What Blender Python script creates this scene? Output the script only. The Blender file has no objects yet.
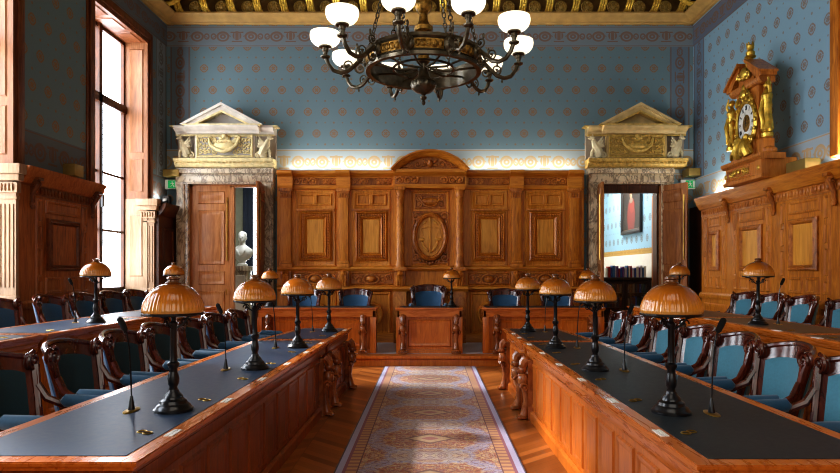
import bpy, bmesh, math, random
from mathutils import Vector, Matrix
random.seed(7)
PI = math.pi
C = bpy.context.scene.collection
H, F, VX, VY = 1.49, 620.0, 430.0, 271.5     # eye height, focal length in pixels, vanishing point

def srgb(r, g, b, a=1.0):
    f = lambda c: (c/255/12.92) if c/255 <= .04045 else ((c/255+.055)/1.055)**2.4
    return (f(r), f(g), f(b), a)

# ------------------------------------------------------------------ shader helper
class Sk:
    """scalar socket with operators"""
    def __init__(s, nt, sock): s.nt, s.k = nt, sock
    def _m(s, op, b=None, c=None, clamp=False):
        n = s.nt.nodes.new('ShaderNodeMath'); n.operation = op; n.use_clamp = clamp
        for i, x in enumerate((s, b, c)):
            if x is None: continue
            if isinstance(x, Sk): s.nt.links.new(x.k, n.inputs[i])
            else: n.inputs[i].default_value = x
        return Sk(s.nt, n.outputs[0])
    def __add__(s, o): return s._m('ADD', o)
    __radd__ = __add__
    def __sub__(s, o): return s._m('SUBTRACT', o)
    def __rsub__(s, o): return (s*-1)+o
    def __mul__(s, o): return s._m('MULTIPLY', o)
    __rmul__ = __mul__
    def __truediv__(s, o): return s._m('DIVIDE', o)
    def floor(s): return s._m('FLOOR')
    def frac(s): return s._m('FRACT')
    def abs(s): return s._m('ABSOLUTE')
    def sqrt(s): return s._m('SQRT')
    def sin(s): return s._m('SINE')
    def pp(s, o): return s._m('PINGPONG', o)
    def mod(s, o): return s._m('FLOORED_MODULO', o)
    def min(s, o): return s._m('MINIMUM', o)
    def max(s, o): return s._m('MAXIMUM', o)
    def lt(s, o): return s._m('LESS_THAN', o)
    def gt(s, o): return s._m('GREATER_THAN', o)
    def sat(s): return s._m('ADD', 0.0, None, True)
    def inside(s, a, b): return s.gt(a)*s.lt(b)
    def soft(s, edge, w):   # 1 below edge, 0 above, soft width w
        return ((edge - s)/w + .5).sat()

class Sh:
    def __init__(s, name):
        s.m = bpy.data.materials.new(name); s.m.use_nodes = True
        s.nt = s.m.node_tree; s.p = s.nt.nodes['Principled BSDF']; s.out = s.nt.nodes['Material Output']
    def node(s, t): return s.nt.nodes.new(t)
    def coords(s):
        n = s.node('ShaderNodeTexCoord'); s.vec = n.outputs['Object']
        x = s.node('ShaderNodeSeparateXYZ'); s.nt.links.new(s.vec, x.inputs[0])
        return [Sk(s.nt, x.outputs[i]) for i in range(3)]
    def comb(s, x, y, z):
        n = s.node('ShaderNodeCombineXYZ')
        for i, a in enumerate((x, y, z)):
            if isinstance(a, Sk): s.nt.links.new(a.k, n.inputs[i])
            else: n.inputs[i].default_value = a
        return n.outputs[0]
    def noise(s, vec, scale, detail=3, rough=.5, dist=0.0):
        n = s.node('ShaderNodeTexNoise'); n.inputs['Scale'].default_value = scale
        n.inputs['Detail'].default_value = detail; n.inputs['Roughness'].default_value = rough
        n.inputs['Distortion'].default_value = dist
        s.nt.links.new(vec, n.inputs['Vector']); return Sk(s.nt, n.outputs[0])
    def white(s, vec):
        n = s.node('ShaderNodeTexWhiteNoise'); n.noise_dimensions = '3D'
        s.nt.links.new(vec, n.inputs[0]); return Sk(s.nt, n.outputs[0])
    def ramp(s, fac, stops):
        n = s.node('ShaderNodeValToRGB'); e = n.color_ramp.elements
        while len(e) < len(stops): e.new(.5)
        for i, (p, c) in enumerate(stops): e[i].position = p; e[i].color = c
        s.nt.links.new(fac.k, n.inputs[0]); return n.outputs[0]
    def mix(s, fac, a, b, mode='MIX'):
        n = s.node('ShaderNodeMix'); n.data_type = 'RGBA'; n.blend_type = mode
        for i, x in ((0, fac), (6, a), (7, b)):
            if isinstance(x, Sk): s.nt.links.new(x.k, n.inputs[i])
            elif isinstance(x, bpy.types.NodeSocket): s.nt.links.new(x, n.inputs[i])
            else: n.inputs[i].default_value = x
        return n.outputs[2]
    def set(s, **k):
        nm = dict(color='Base Color', rough='Roughness', metal='Metallic', coat='Coat Weight', coatr='Coat Roughness', sheen='Sheen Weight',
                  emit='Emission Color', estr='Emission Strength', spec='Specular IOR Level', sss='Subsurface Weight', trans='Transmission Weight')
        for a, x in k.items():
            i = s.p.inputs[nm[a]]
            if isinstance(x, Sk): s.nt.links.new(x.k, i)
            elif isinstance(x, bpy.types.NodeSocket): s.nt.links.new(x, i)
            else: i.default_value = x
        return s
    def bump(s, h, strength=.3, dist=.01):
        n = s.node('ShaderNodeBump'); n.inputs['Strength'].default_value = strength; n.inputs['Distance'].default_value = dist
        s.nt.links.new(h.k, n.inputs['Height']); s.nt.links.new(n.outputs[0], s.p.inputs['Normal']); return s

def wood(name, dark, mid, light, scale=(14, 14, 1.6), rough=.46, coat=.06, var=.12):
    s = Sh(name); x, y, z = s.coords()
    v = s.comb(x*scale[0], y*scale[1], z*scale[2])
    n = s.noise(v, 1.6, 5, .6, 1.2)
    big = s.noise(s.vec, .9, 2)
    oi = s.node('ShaderNodeObjectInfo'); rnd = Sk(s.nt, oi.outputs['Random'])
    f = (n + (big-.5)*.5 + (rnd-.5)*var).sat()
    col = s.ramp(f, [(.28, dark), (.5, mid), (.74, light)])
    s.set(color=col, rough=n*.12+(rough-.06), coat=coat, coatr=.25, spec=.32)
    s.bump(n, .08, .004); return s.m

def plain(name, col, rough=.5, metal=0.0, coat=0.0, spots=.12, nscale=9.0, **k):
    s = Sh(name); s.coords(); n = s.noise(s.vec, nscale, 4)
    d = tuple(c*(1-spots*2) for c in col[:3])+(1,); l = tuple(min(1, c*(1+spots)) for c in col[:3])+(1,)
    s.set(color=s.ramp(n, [(.3, d), (.7, l)]), rough=n*.15+(rough-.07), metal=metal, coat=coat, **k); return s.m

M = {}
M['oak'] = wood('honey_oak', srgb(152, 84, 20), srgb(194, 118, 34), srgb(214, 144, 52))
M['oak_h'] = wood('honey_oak_lengthwise', srgb(152, 84, 20), srgb(194, 118, 34), srgb(214, 144, 52), scale=(1.6, 14, 14))
M['oak_y'] = wood('honey_oak_along', srgb(152, 82, 20), srgb(194, 116, 34), srgb(214, 142, 52), scale=(14, 1.6, 14), coat=.35, rough=.32)
M['panel'] = wood('pale_figured_oak', srgb(178, 110, 34), srgb(210, 144, 54), srgb(228, 166, 76), scale=(10, 10, .9))
M['dark_oak'] = wood('dark_oak', srgb(46, 22, 9), srgb(78, 40, 16), srgb(104, 56, 24))
M['carved'] = wood('carved_oak', srgb(122, 64, 18), srgb(176, 102, 34), srgb(208, 136, 56), scale=(8, 8, 4), rough=.4, coat=.15)
M['ground'] = wood('recess_shade_oak', srgb(108, 56, 18), srgb(150, 86, 32), srgb(178, 110, 48))  # oak darkened to paint recess shade behind the carvings
M['redoak'] = wood('reddish_desk_oak', srgb(162, 80, 22), srgb(192, 102, 32), srgb(210, 122, 44), coat=.5, rough=.3)
M['redoak_d'] = wood('shaded_desk_oak', srgb(92, 42, 12), srgb(122, 58, 18), srgb(146, 76, 28), coat=.3, rough=.36)  # desk oak darkened in colour: painted shade on the window-side desk fronts
M['redoak_y'] = wood('reddish_desk_oak_along', srgb(162, 80, 22), srgb(192, 102, 32), srgb(210, 122, 44), scale=(14, 1.6, 14), coat=.5, rough=.28)
M['pale'] = wood('window_lit_oak', srgb(134, 102, 74), srgb(154, 122, 92), srgb(170, 140, 108), rough=.5, coat=.1)  # oak lightened in colour to stand in for strong window light
M['mahog'] = wood('polished_mahogany', srgb(40, 13, 8), srgb(72, 26, 14), srgb(104, 44, 26), scale=(9, 9, 3), rough=.16, coat=.8)
M['velvet'] = plain('teal_upholstery', srgb(64, 124, 144), .75, spots=.06, nscale=60, sheen=.35)
M['velvet_g'] = plain('shadow_green_upholstery', srgb(30, 58, 68), .75, spots=.06, nscale=60)  # same chair cloth, darkened to paint shade on the window-side row
M['velvet_a'] = plain('arm_upholstery', srgb(34, 78, 108), .7, spots=.06, nscale=60, sheen=.25)  # darker copy of the chair cloth: armrest shade put into its colour
M['velvet_d'] = plain('deep_blue_upholstery', srgb(34, 84, 122), .7, spots=.06, nscale=60, sheen=.3)
M['leather'] = plain('slate_leather', srgb(40, 47, 51), .45, spots=.1, nscale=40, spec=.3)
M['leather_b'] = plain('blue_leather', srgb(42, 58, 80), .42, spots=.1, nscale=40, spec=.28)
M['leather_w'] = plain('brown_leather', srgb(96, 78, 60), .42, spots=.1, nscale=40, spec=.45)
M['black'] = plain('black_bronze', srgb(26, 25, 28), .32, .35, .3, spots=.2, nscale=20)
M['foam'] = plain('black_foam', srgb(16, 16, 17), .9, nscale=200)
M['brass'] = plain('brass', srgb(196, 160, 82), .3, 1.0, spots=.12)
M['brassbox'] = plain('satin_brass_paint', srgb(150, 126, 68), .45, .5, spots=.08)
M['gold'] = plain('gilding', srgb(214, 176, 74), .34, .75, spots=.2, nscale=16)
M['bronze'] = plain('antique_bronze', srgb(96, 86, 68), .3, .7, .15, spots=.25, nscale=14)
M['gildbronze'] = plain('gilt_bronze', srgb(150, 112, 50), .4, .8, spots=.35, nscale=30)
M['white'] = plain('white_enamel', srgb(232, 230, 222), .4, spots=.03)
M['ink'] = plain('black_ink', srgb(24, 22, 24), .5)
M['stone'] = plain('cream_stone', srgb(212, 204, 192), .6, spots=.1, nscale=5)
M['gildstone'] = plain('cream_gilt', srgb(222, 204, 150), .5, .12, spots=.14, nscale=14)
M['goldstone'] = plain('ochre_stone', srgb(206, 180, 126), .55, .1, spots=.14, nscale=6)
M['gold2'] = plain('deep_gilding', srgb(206, 172, 92), .42, .25, spots=.22, nscale=18)
M['grey'] = plain('grey_carpet', srgb(196, 196, 206), .95, spots=.1, nscale=90)
M['marblewhite'] = plain('white_marble', srgb(220, 218, 212), .4, spots=.06)
M['green'] = plain('exit_green', srgb(20, 150, 84), .4, spots=.02, emit=srgb(20, 170, 90), estr=.35)
M['greywall'] = plain('grey_green_plaster', srgb(140, 140, 120), .8, spots=.05)
M['curtain'] = plain('dark_curtain', srgb(36, 44, 60), .85)
M['ceilpaint'] = plain('gilded_ceiling', srgb(120, 92, 46), .6, spots=.2, nscale=4)
M['exterior'] = plain('pale_facade', srgb(205, 208, 214), .9, spots=.03)

def marble(a=(150, 126, 98), b=(196, 180, 154), c=(222, 212, 190)):
    s = Sh('veined_marble'); x, y, z = s.coords()
    n = s.noise(s.vec, 1.6, 5, .55, 1.5); v = s.noise(s.comb(x*1.4, y*1.4, z*.6), 2.4, 5, .6, 2.5)
    vein = ((v-.5).abs()).soft(.035, .05)
    base = s.ramp(n, [(.25, srgb(*a)), (.5, srgb(*b)), (.72, srgb(*c))])
    s.set(color=s.mix(vein*.7, base, srgb(84, 58, 50)), rough=.3, coat=.2); return s.m
M['marble'] = marble()
M['marble_lightened'] = marble((186, 156, 116), (226, 206, 170), (246, 234, 206))  # marble lightened in colour to make up for low light at this door

def shade_mat():
    s = Sh('amber_glass'); x, y, z = s.coords()
    n = s.noise(s.vec, 14, 4, .6, 1.0)
    f = ((z-.515)/.15)
    col = s.ramp((f+(n-.5)*.25).sat(), [(.0, srgb(196, 138, 70)), (.22, srgb(204, 128, 34)), (.6, srgb(178, 98, 20)), (1, srgb(124, 62, 16))])
    s.set(color=col, rough=.16, coat=.5, sss=.0, spec=.5); s.p.inputs['Coat Roughness'].default_value = .05
    return s.m
M['shade'] = shade_mat()

def globe_mat():
    s = Sh('lit_opal_glass'); s.coords(); n = s.noise(s.vec, 3, 2)
    s.set(color=srgb(250, 244, 225), rough=.25, emit=s.ramp(n, [(.2, srgb(255, 240, 205)), (.8, srgb(255, 248, 228))]), estr=.95); return s.m
M['globe'] = globe_mat()

def glass_mat():
    s = Sh('window_glass'); s.coords(); n = s.noise(s.vec, 1.5, 2)
    t = s.node('ShaderNodeBsdfTransparent'); g = s.node('ShaderNodeBsdfGlossy'); g.inputs['Roughness'].default_value = .02
    mx = s.node('ShaderNodeMixShader'); s.nt.links.new((n*.02+.04).k, mx.inputs[0])
    s.nt.links.new(t.outputs[0], mx.inputs[1]); s.nt.links.new(g.outputs[0], mx.inputs[2])
    s.nt.links.new(mx.outputs[0], s.out.inputs[0]); return s.m
M['glass'] = glass_mat()

# --- wallpaper: staggered medallions, dots and arabesque borders
def rect(u, v, u0, u1, v0, v1): return u.inside(u0, u1)*v.inside(v0, v1)
def ornament(S, t, per):
    """arabesque along S with period per, across t in -1..1 -> mask"""
    k = (S/per).frac()-.5                       # -.5 .. .5
    a = k.abs()*per/.2                           # 0 at palmette, in border half widths
    e1 = ((a-1.35)*(a-1.35)+(t)*(t)).sqrt()
    ring = (e1-.52).abs().soft(.1, .06).max((e1-.2).abs().soft(.09, .06))
    pal = ((a*a*2.2+(t-.1)*(t-.1)*1.3).sqrt().soft(.62, .08))*(1.0-rect(a, t, .16, .24, -.5, .6)*.9)
    pal = pal.max(rect(a, t, -1, .62, .42, .58)).max(rect(a, t, -1, .5, -.66, -.52))
    vine = ((t-((a-.6)*2.0).sin()*.35).abs()).soft(.07, .05)*a.inside(.6, 2.45)
    sp = (((a-2.25)*(a-2.25)*2+(t+.0)*(t)).sqrt()-.3).abs().soft(.09, .06)
    return ring.max(pal).max(vine*.8).max(sp)

def wallpaper(name, axis, zones, base, motif, lowbase, loworn, band, bandorn):
    s = Sh(name); c = s.coords(); u = c[0] if axis == 'x' else c[1]; v = c[2]
    PX, PZ = .332, .417
    def lattice(u, v):
        r = (v/PZ).floor(); vv = ((v/PZ).frac()-.5)*PZ
        uu = (((u/PX)+r.mod(2.0)*.5).frac()-.5)*PX
        return uu, vv
    uu, vv = lattice(u+zones['du'], v+zones['dv'])
    d = (uu*uu+vv*vv).sqrt()
    lob = d-(uu.abs()-vv.abs()).abs()*.12
    med = lob.soft(.073, .008)*(1.0-(d-.047).abs().soft(.007, .006)*.8)*(1.0-(uu.abs().min(vv.abs())).soft(.005, .006)*.6*d.gt(.016))
    u2, v2 = lattice(u+zones['du']+PX*.5, v+zones['dv']+PZ*.5)
    d2 = (u2*u2+v2*v2).sqrt(); dot = d2.soft(.02, .01)
    u3, v3 = lattice(u+zones['du'], v+zones['dv']+PZ*.5)
    dot = dot.max((u3*u3+v3*v3).sqrt().soft(.014, .01))
    cloud = s.noise(s.vec, .7, 3)
    bcol = s.mix(cloud, base, tuple(x*1.12 for x in base[:3])+(1,))
    col = s.mix((med+dot*.8).sat(), bcol, motif)
    # friezes
    for (z0, z1, bc, oc, per, hu) in zones['h']:
        t = (v-(z0+z1)/2)/((z1-z0)/2)
        o = ornament(u*1.0+hu, t/.8, per)
        line = (t.abs()-.9).abs().soft(.035, .02)
        fc = s.mix((o*.72+line*.7).sat(), bc, oc)
        col = s.mix(v.inside(z0, z1), col, fc)
    for (u0, u1, bc, oc, z0, z1) in zones['v']:
        t = (u-(u0+u1)/2)/((u1-u0)/2)
        o = ornament(v, t/.75, .95)
        line = (t.abs()-.88).abs().soft(.06, .03)
        fc = s.mix((o*.75+line*.7).sat(), bc, oc)
        col = s.mix(rect(u, v, u0, u1, z0, z1), col, fc)
    s.set(color=col, rough=.72); return s.m

# ------------------------------------------------------------------ mesh helper
class MB:
    def __init__(s): s.v, s.f = [], []
    def add(s, vs, fs):
        b = len(s.v); s.v += [Vector(p) for p in vs]; s.f += [tuple(i+b for i in f) for f in fs]; return s
    def box(s, x0, y0, z0, x1, y1, z1, ch=0.0):
        if x0 > x1: x0, x1 = x1, x0
        if y0 > y1: y0, y1 = y1, y0
        if z0 > z1: z0, z1 = z1, z0
        if ch <= 0:
            return s.add([(x0,y0,z0),(x1,y0,z0),(x1,y1,z0),(x0,y1,z0),(x0,y0,z1),(x1,y0,z1),(x1,y1,z1),(x0,y1,z1)],
                         [(0,3,2,1),(4,5,6,7),(0,1,5,4),(1,2,6,5),(2,3,7,6),(3,0,4,7)])
        ch = min(ch, (x1-x0)*.4, (y1-y0)*.4, (z1-z0)*.4)
        bm = bmesh.new(); bmesh.ops.create_cube(bm, size=1)
        for v in bm.verts: v.co = Vector(((x0+x1)/2+v.co.x*(x1-x0), (y0+y1)/2+v.co.y*(y1-y0), (z0+z1)/2+v.co.z*(z1-z0)))
        bmesh.ops.bevel(bm, geom=bm.edges[:], offset=ch, segments=2, profile=.6, affect='EDGES')
        bm.verts.ensure_lookup_table(); bm.verts.index_update()
        s.add([v.co.copy() for v in bm.verts], [tuple(v.index for v in f.verts) for f in bm.faces]); bm.free(); return s
    def lathe(s, prof, c=(0,0,0), n=20, flute=None, axis=None, caps=True):
        c = Vector(c); rows = []; b0 = len(s.v); vs, fs = [], []
        for (r, z) in prof:
            for i in range(n):
                a = 2*PI*i/n; rr = max(r, 1e-4)*(1 if not flute else flute(a, z))
                p = Vector((rr*math.cos(a), rr*math.sin(a), z))
                if axis is not None: p = axis @ p
                vs.append(c+p)
        for j in range(len(prof)-1):
            for i in range(n):
                k = (i+1) % n; fs.append((j*n+i, j*n+k, (j+1)*n+k, (j+1)*n+i))
        if caps:
            fs.append(tuple(reversed(range(n)))); m = (len(prof)-1)*n; fs.append(tuple(m+i for i in range(n)))
        return s.add(vs, fs)
    def tube(s, pts, r, n=8, closed=False, flat=None):
        pts = [Vector(p) for p in pts]; N = len(pts); rs = r if isinstance(r, (list, tuple)) else [r]*N
        vs, fs = [], []; up = None
        for i, p in enumerate(pts):
            a = pts[(i-1) % N] if (closed or i) else p; b = pts[(i+1) % N] if (closed or i < N-1) else p
            t = (b-a); t = t.normalized() if t.length > 1e-9 else Vector((0,0,1))
            if up is None:
                up = Vector((0,0,1)) if abs(t.z) < .9 else Vector((1,0,0))
            x = up-t*up.dot(t); x = x.normalized() if x.length > 1e-6 else t.orthogonal().normalized()
            y = t.cross(x); up = x
            for k in range(n):
                q = 2*PI*k/n; vs.append(p+(x*math.cos(q)+y*math.sin(q))*rs[i])
        for i in range(N if closed else N-1):
            j = (i+1) % N
            for k in range(n):
                l = (k+1) % n; fs.append((i*n+k, i*n+l, j*n+l, j*n+k))
        if not closed: fs.append(tuple(reversed(range(n)))); fs.append(tuple((N-1)*n+k for k in range(n)))
        return s.add(vs, fs)
    def ell(s, c, r, n=10, basis=None):
        c = Vector(c); B = basis or (Vector((1,0,0)), Vector((0,1,0)), Vector((0,0,1)))
        m = max(4, n//2); vs, fs = [], []
        P = lambda a, b, d: c+B[0]*(r[0]*a)+B[1]*(r[1]*b)+B[2]*(r[2]*d)
        vs.append(P(0,0,-1))
        for j in range(1, m):
            ph = -PI/2+PI*j/m
            for i in range(n):
                a = 2*PI*i/n; vs.append(P(math.cos(ph)*math.cos(a), math.cos(ph)*math.sin(a), math.sin(ph)))
        vs.append(P(0,0,1)); L = len(vs)-1
        for i in range(n):
            k = (i+1) % n; fs.append((0, 1+k, 1+i)); fs.append((L, 1+(m-2)*n+i, 1+(m-2)*n+k))
            for j in range(m-2): fs.append((1+j*n+i, 1+j*n+k, 1+(j+1)*n+k, 1+(j+1)*n+i))
        return s.add(vs, fs)
    def prism(s, poly, vec):
        vec = Vector(vec); n = len(poly); vs = [Vector(p) for p in poly]+[Vector(p)+vec for p in poly]
        fs = [tuple(reversed(range(n))), tuple(range(n, 2*n))]+[(i, (i+1) % n, n+(i+1) % n, n+i) for i in range(n)]
        return s.add(vs, fs)
    def run(s, prof, p0, p1, N, up=(0,0,1)):
        """extrude a closed profile [(out, up)] from p0 to p1"""
        N, up, p0, p1 = Vector(N), Vector(up), Vector(p0), Vector(p1)
        return s.prism([p0+N*a+up*b for a, b in prof], p1-p0)
    def panel(s, o, U, V, N, u0, v0, u1, v1, prof, fill=True):
        """nested rings (inset, height) in a rectangle; the last ring is filled"""
        o, U, V, N = Vector(o), Vector(U), Vector(V), Vector(N); vs, fs = [], []
        for jj, (d, h) in enumerate(prof):
            if jj: h = max(h, .004)
            for (u, v) in ((u0+d, v0+d), (u1-d, v0+d), (u1-d, v1-d), (u0+d, v1-d)): vs.append(o+U*u+V*v+N*h)
        for j in range(len(prof)-1):
            for i in range(4):
                k = (i+1) % 4; fs.append((j*4+i, j*4+k, j*4+4+k, j*4+4+i))
        if fill: m = (len(prof)-1)*4; fs.append((m, m+1, m+2, m+3))
        return s.add(vs, fs)
    def spiral(s, o, U, V, N, cu, cv, R, turns=1.6, start=0.0, d=1, rad=.012, n=6, steps=22):
        o, U, V, N = Vector(o), Vector(U), Vector(V), Vector(N); pts, rr = [], []
        for i in range(steps+1):
            t = i/steps; a = start+d*turns*2*PI*t; r = R*(1-t)**.85+.004
            pts.append(o+U*(cu+r*math.cos(a))+V*(cv+r*math.sin(a))+N*(rad*.5)); rr.append(rad*(1-.45*t))
        s.tube(pts, rr, n)
        return s.ell(o+U*cu+V*cv+N*rad*.6, (rad*1.3,)*3, 6)
    def leaf(s, o, U, V, N, cu, cv, L, w, ang, h=.015):
        U, V, N = Vector(U), Vector(V), Vector(N)
        a = U*math.cos(ang)+V*math.sin(ang); b = U*-math.sin(ang)+V*math.cos(ang)
        return s.ell(Vector(o)+U*cu+V*cv+N*h*.4, (L/2, w/2, h), 8, (a, b, N))
    def build(s, name, mat, parent=None, world=True, smooth=40):
        me = bpy.data.meshes.new(name)
        off = parent_loc(parent) if (parent is not None and world) else Vector((0,0,0))
        me.from_pydata([v-off for v in s.v], [], s.f)
        bm = bmesh.new(); bm.from_mesh(me); bmesh.ops.recalc_face_normals(bm, faces=bm.faces[:]); bm.to_mesh(me); bm.free()
        me.polygons.foreach_set('use_smooth', [True]*len(me.polygons)); me.set_sharp_from_angle(angle=math.radians(smooth))
        me.materials.append(M[mat] if isinstance(mat, str) else mat)
        o = bpy.data.objects.new(name, me); C.objects.link(o)
        if parent is not None: o.parent = parent
        return o

def parent_loc(p):
    v = Vector((0,0,0))
    while p is not None: v += p.location; p = p.parent
    return v
def empty(name, loc=(0,0,0), rz=0.0):
    o = bpy.data.objects.new(name, None); C.objects.link(o); o.location = loc; o.rotation_euler = (0,0,rz); o.empty_display_size = .1; return o
def tag(o, label, cat, group=None):
    o['label'] = label; o['category'] = cat
    if group: o['group'] = group
    return o
def thing(name, label, cat, loc=(0,0,0), rz=0.0, group=None): return tag(empty(name, loc, rz), label, cat, group)
def struct(o, label=None, cat=None):
    o['kind'] = 'structure'
    if label: o['label'] = label; o['category'] = cat or 'room'
    return o
def dup(root, loc=None, rz=None, label=None, group=None, scale=None):
    r = root.copy(); C.objects.link(r)
    if loc is not None: r.location = loc
    if rz is not None: r.rotation_euler = (0,0,rz)
    if scale: r.scale = (scale,)*3
    if label: r['label'] = label
    if group: r['group'] = group
    for ch in list(root.children):
        c = ch.copy(); C.objects.link(c); c.parent = r
        for g in list(ch.children):
            d = g.copy(); C.objects.link(d); d.parent = c
    return r
def at(px, py, Y): return Vector(((px-VX)*Y/F, Y, H-(py-VY)*Y/F))
ORD = ['first','second','third','fourth','fifth','sixth','seventh','eighth','ninth','tenth','eleventh','twelfth','thirteenth','fourteenth','fifteenth','sixteenth','seventeenth','eighteenth','nineteenth','twentieth']
X3, Y3, Z3 = Vector((1,0,0)), Vector((0,1,0)), Vector((0,0,1))
# ================================================================== THE SETTING
XL, XR, YB, YR, ZC = -5.05, 5.05, 11.9, -2.5, 6.95
WIN = [(1.9, 3.66), (5.74, 7.5), (9.3, 11.06)]; WZ0, WZ1 = 1.1, 5.58

def floor_mat():
    s = Sh('chevron_parquet'); x, y, z = s.coords()
    cw, pw = .52, .10
    col = (x/cw).floor(); t = ((x/cw).frac()*cw)
    sl = t.pp(cw)*(1.0-col.mod(2.0)*2.0)
    vv = y+sl*.9; k = (vv/pw).floor()
    rnd = s.white(s.comb(col, k, 3.0))
    g = s.noise(s.comb(x*6+k*3.1, y*6, col), 5, 4, .6)
    gap = ((vv/pw).frac()-.5).abs().gt(.475).max(((x/cw).frac()-.5).abs().gt(.492))
    c = s.ramp((rnd*.7+g*.3).sat(), [(.15, srgb(118, 66, 28)), (.5, srgb(144, 84, 36)), (.85, srgb(176, 108, 52))])
    s.set(color=s.mix(gap*.45, c, srgb(70, 36, 14)), rough=g*.06+.26, coat=.2); return s.m
M['floor'] = floor_mat()
struct(MB().box(-5.5, YR, -.12, 5.5, YB+.3, 0).build('floor', 'floor'), 'brown chevron parquet floor of the council chamber', 'floor')

BLUE, BLUE2 = srgb(108, 134, 144), srgb(130, 164, 182)
MOT = srgb(140, 112, 86)
zb = dict(du=.02, dv=.24, h=[(5.80, 6.20, srgb(124, 140, 150), srgb(132, 90, 60), 1.03, .1), (3.34, 3.84, srgb(164, 178, 184), srgb(184, 146, 70), 1.0, .3)],
          v=[(-4.99, -4.60, srgb(104, 122, 134), srgb(118, 84, 62), 3.84, 5.80), (4.60, 4.99, srgb(106, 126, 142), srgb(122, 88, 64), 3.84, 5.80)])
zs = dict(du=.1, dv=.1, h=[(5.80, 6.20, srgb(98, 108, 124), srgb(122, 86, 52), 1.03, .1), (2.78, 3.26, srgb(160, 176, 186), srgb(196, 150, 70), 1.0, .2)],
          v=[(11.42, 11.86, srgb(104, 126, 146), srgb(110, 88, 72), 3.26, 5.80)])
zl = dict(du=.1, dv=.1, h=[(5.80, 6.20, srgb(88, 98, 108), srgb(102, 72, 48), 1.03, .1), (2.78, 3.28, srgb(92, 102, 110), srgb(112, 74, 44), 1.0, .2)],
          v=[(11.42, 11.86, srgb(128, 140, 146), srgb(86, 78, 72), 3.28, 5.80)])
M['paper_b'] = wallpaper('blue_wallpaper_back', 'x', zb, BLUE, MOT, 0, 0, 0, 0)
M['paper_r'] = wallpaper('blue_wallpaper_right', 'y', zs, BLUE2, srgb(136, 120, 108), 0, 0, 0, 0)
M['paper_l'] = wallpaper('blue_wallpaper_left', 'y', zl, srgb(96, 120, 128), srgb(134, 100, 66), 0, 0, 0, 0)  # same paper with shade of the unlit window wall put into its colours

DL, DR, DZ = (-4.60, -3.16), (3.20, 4.41), 3.15
b = MB()
for x0, x1 in ((-5.5, DL[0]), (DL[1], DR[0]), (DR[1], 5.5)): b.box(x0, YB, 0, x1, YB+.3, 7.1)
for d in (DL, DR): b.box(d[0], YB, DZ, d[1], YB+.3, 7.1)
struct(b.build('wall_back', 'paper_b'), 'blue patterned end wall behind the dais', 'wall')
b = MB(); ys = [YR]+[y for w in WIN for y in w]+[YB]
for i in range(0, len(ys), 2): b.box(XL-.45, ys[i], 0, XL, ys[i+1], 7.1)
for y0, y1 in WIN: b.box(XL-.45, y0, 0, XL, y1, WZ0); b.box(XL-.45, y0, WZ1, XL, y1, 7.1)
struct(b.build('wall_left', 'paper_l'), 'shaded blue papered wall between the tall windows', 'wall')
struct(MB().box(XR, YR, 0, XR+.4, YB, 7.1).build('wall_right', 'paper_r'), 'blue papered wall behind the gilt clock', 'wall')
struct(MB().box(-5.5, YR-.3, 0, 5.5, YR, 7.1).build('wall_front', 'paper_b'), 'papered wall at the camera end of the chamber', 'wall')
struct(MB().box(-5.5, YR-.3, ZC, 5.5, YB+.3, ZC+.15).build('ceiling', 'ceilpaint'), 'gilded ceiling above the cornice', 'ceiling')

# ---- gilded ceiling cornice: moulding, modillions and rosettes
M['cornice'] = plain('cornice_gilt', srgb(196, 158, 92), .5, .15, spots=.1, nscale=6)
M['soffit'] = plain('dark_gilt_soffit', srgb(116, 84, 38), .6, .2, spots=.2)
cor = struct(empty('trim_1'), 'gilded ceiling cornice with rosettes and brackets', 'cornice')
PC = [(0, 6.22), (.05, 6.22), (.06, 6.235), (.11, 6.24), (.14, 6.28), (.22, 6.30), (.26, 6.34), (.26, 6.37), (0, 6.37)]
for (p0, p1, N) in (((XL, YB, 0), (XR, YB, 0), (0,-1,0)), ((XL, YR, 0), (XL, YB, 0), (1,0,0)), ((XR, YR, 0), (XR, YB, 0), (-1,0,0))):
    MB().run(PC, p0, p1, N).build('cornice_moulding', 'cornice', cor)
b = MB(); b.box(XL, YB-.1, 6.37, XR, YB, ZC); b.box(XL, YR, 6.37, XL+.1, YB, ZC); b.box(XR-.1, YR, 6.37, XR, YB, ZC)
b.build('soffit_board', 'soffit', cor)
mod = rose = None
n = 20
for i in range(n):
    x = XL+.35+(XR-XL-.7)*i/(n-1)
    if mod is None:
        g = empty('tmp')
        mb = MB()
        for k in (-.045, 0, .045): mb.tube([(k, -.02, .0), (k, -.2, .02), (k, -.34, .1), (k, -.38, .2), (k, -.33, .27), (k, -.1, .28)], .026, 6)
        mod = mb.build('bracket', 'gold', cor)
        ax = Matrix.Rotation(PI/2, 3, 'X')
        rb = MB(); rb.lathe([(.115, 0), (.12, .02), (.1, .035), (.085, .02), (.07, .022), (.03, .05), (.001, .06)], n=20, axis=ax)
        for k in range(8): rb.ell((.065*math.cos(k*PI/4), -.03, .065*math.sin(k*PI/4)), (.024, .02, .024), 6)
        rose = rb.build('rosette', 'gold2', cor)
        bpy.data.objects.remove(g); m, r = mod, rose
    else:
        m = mod.copy(); C.objects.link(m); r = rose.copy(); C.objects.link(r)
    m.location = (x, YB-.1, 6.38); r.location = (x+.255, YB-.14, 6.50)
for sx, X in ((1, XL), (-1, XR)):
    for i in range(4):
        m = mod.copy(); C.objects.link(m); m.location = (X+sx*.1, 11.35-i*.5, 6.38); m.rotation_euler = (0, 0, sx*PI/2)
        r = rose.copy(); C.objects.link(r); r.location = (X+sx*.16, 11.1-i*.5, 6.5); r.rotation_euler = (0, 0, sx*PI/2)

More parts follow.
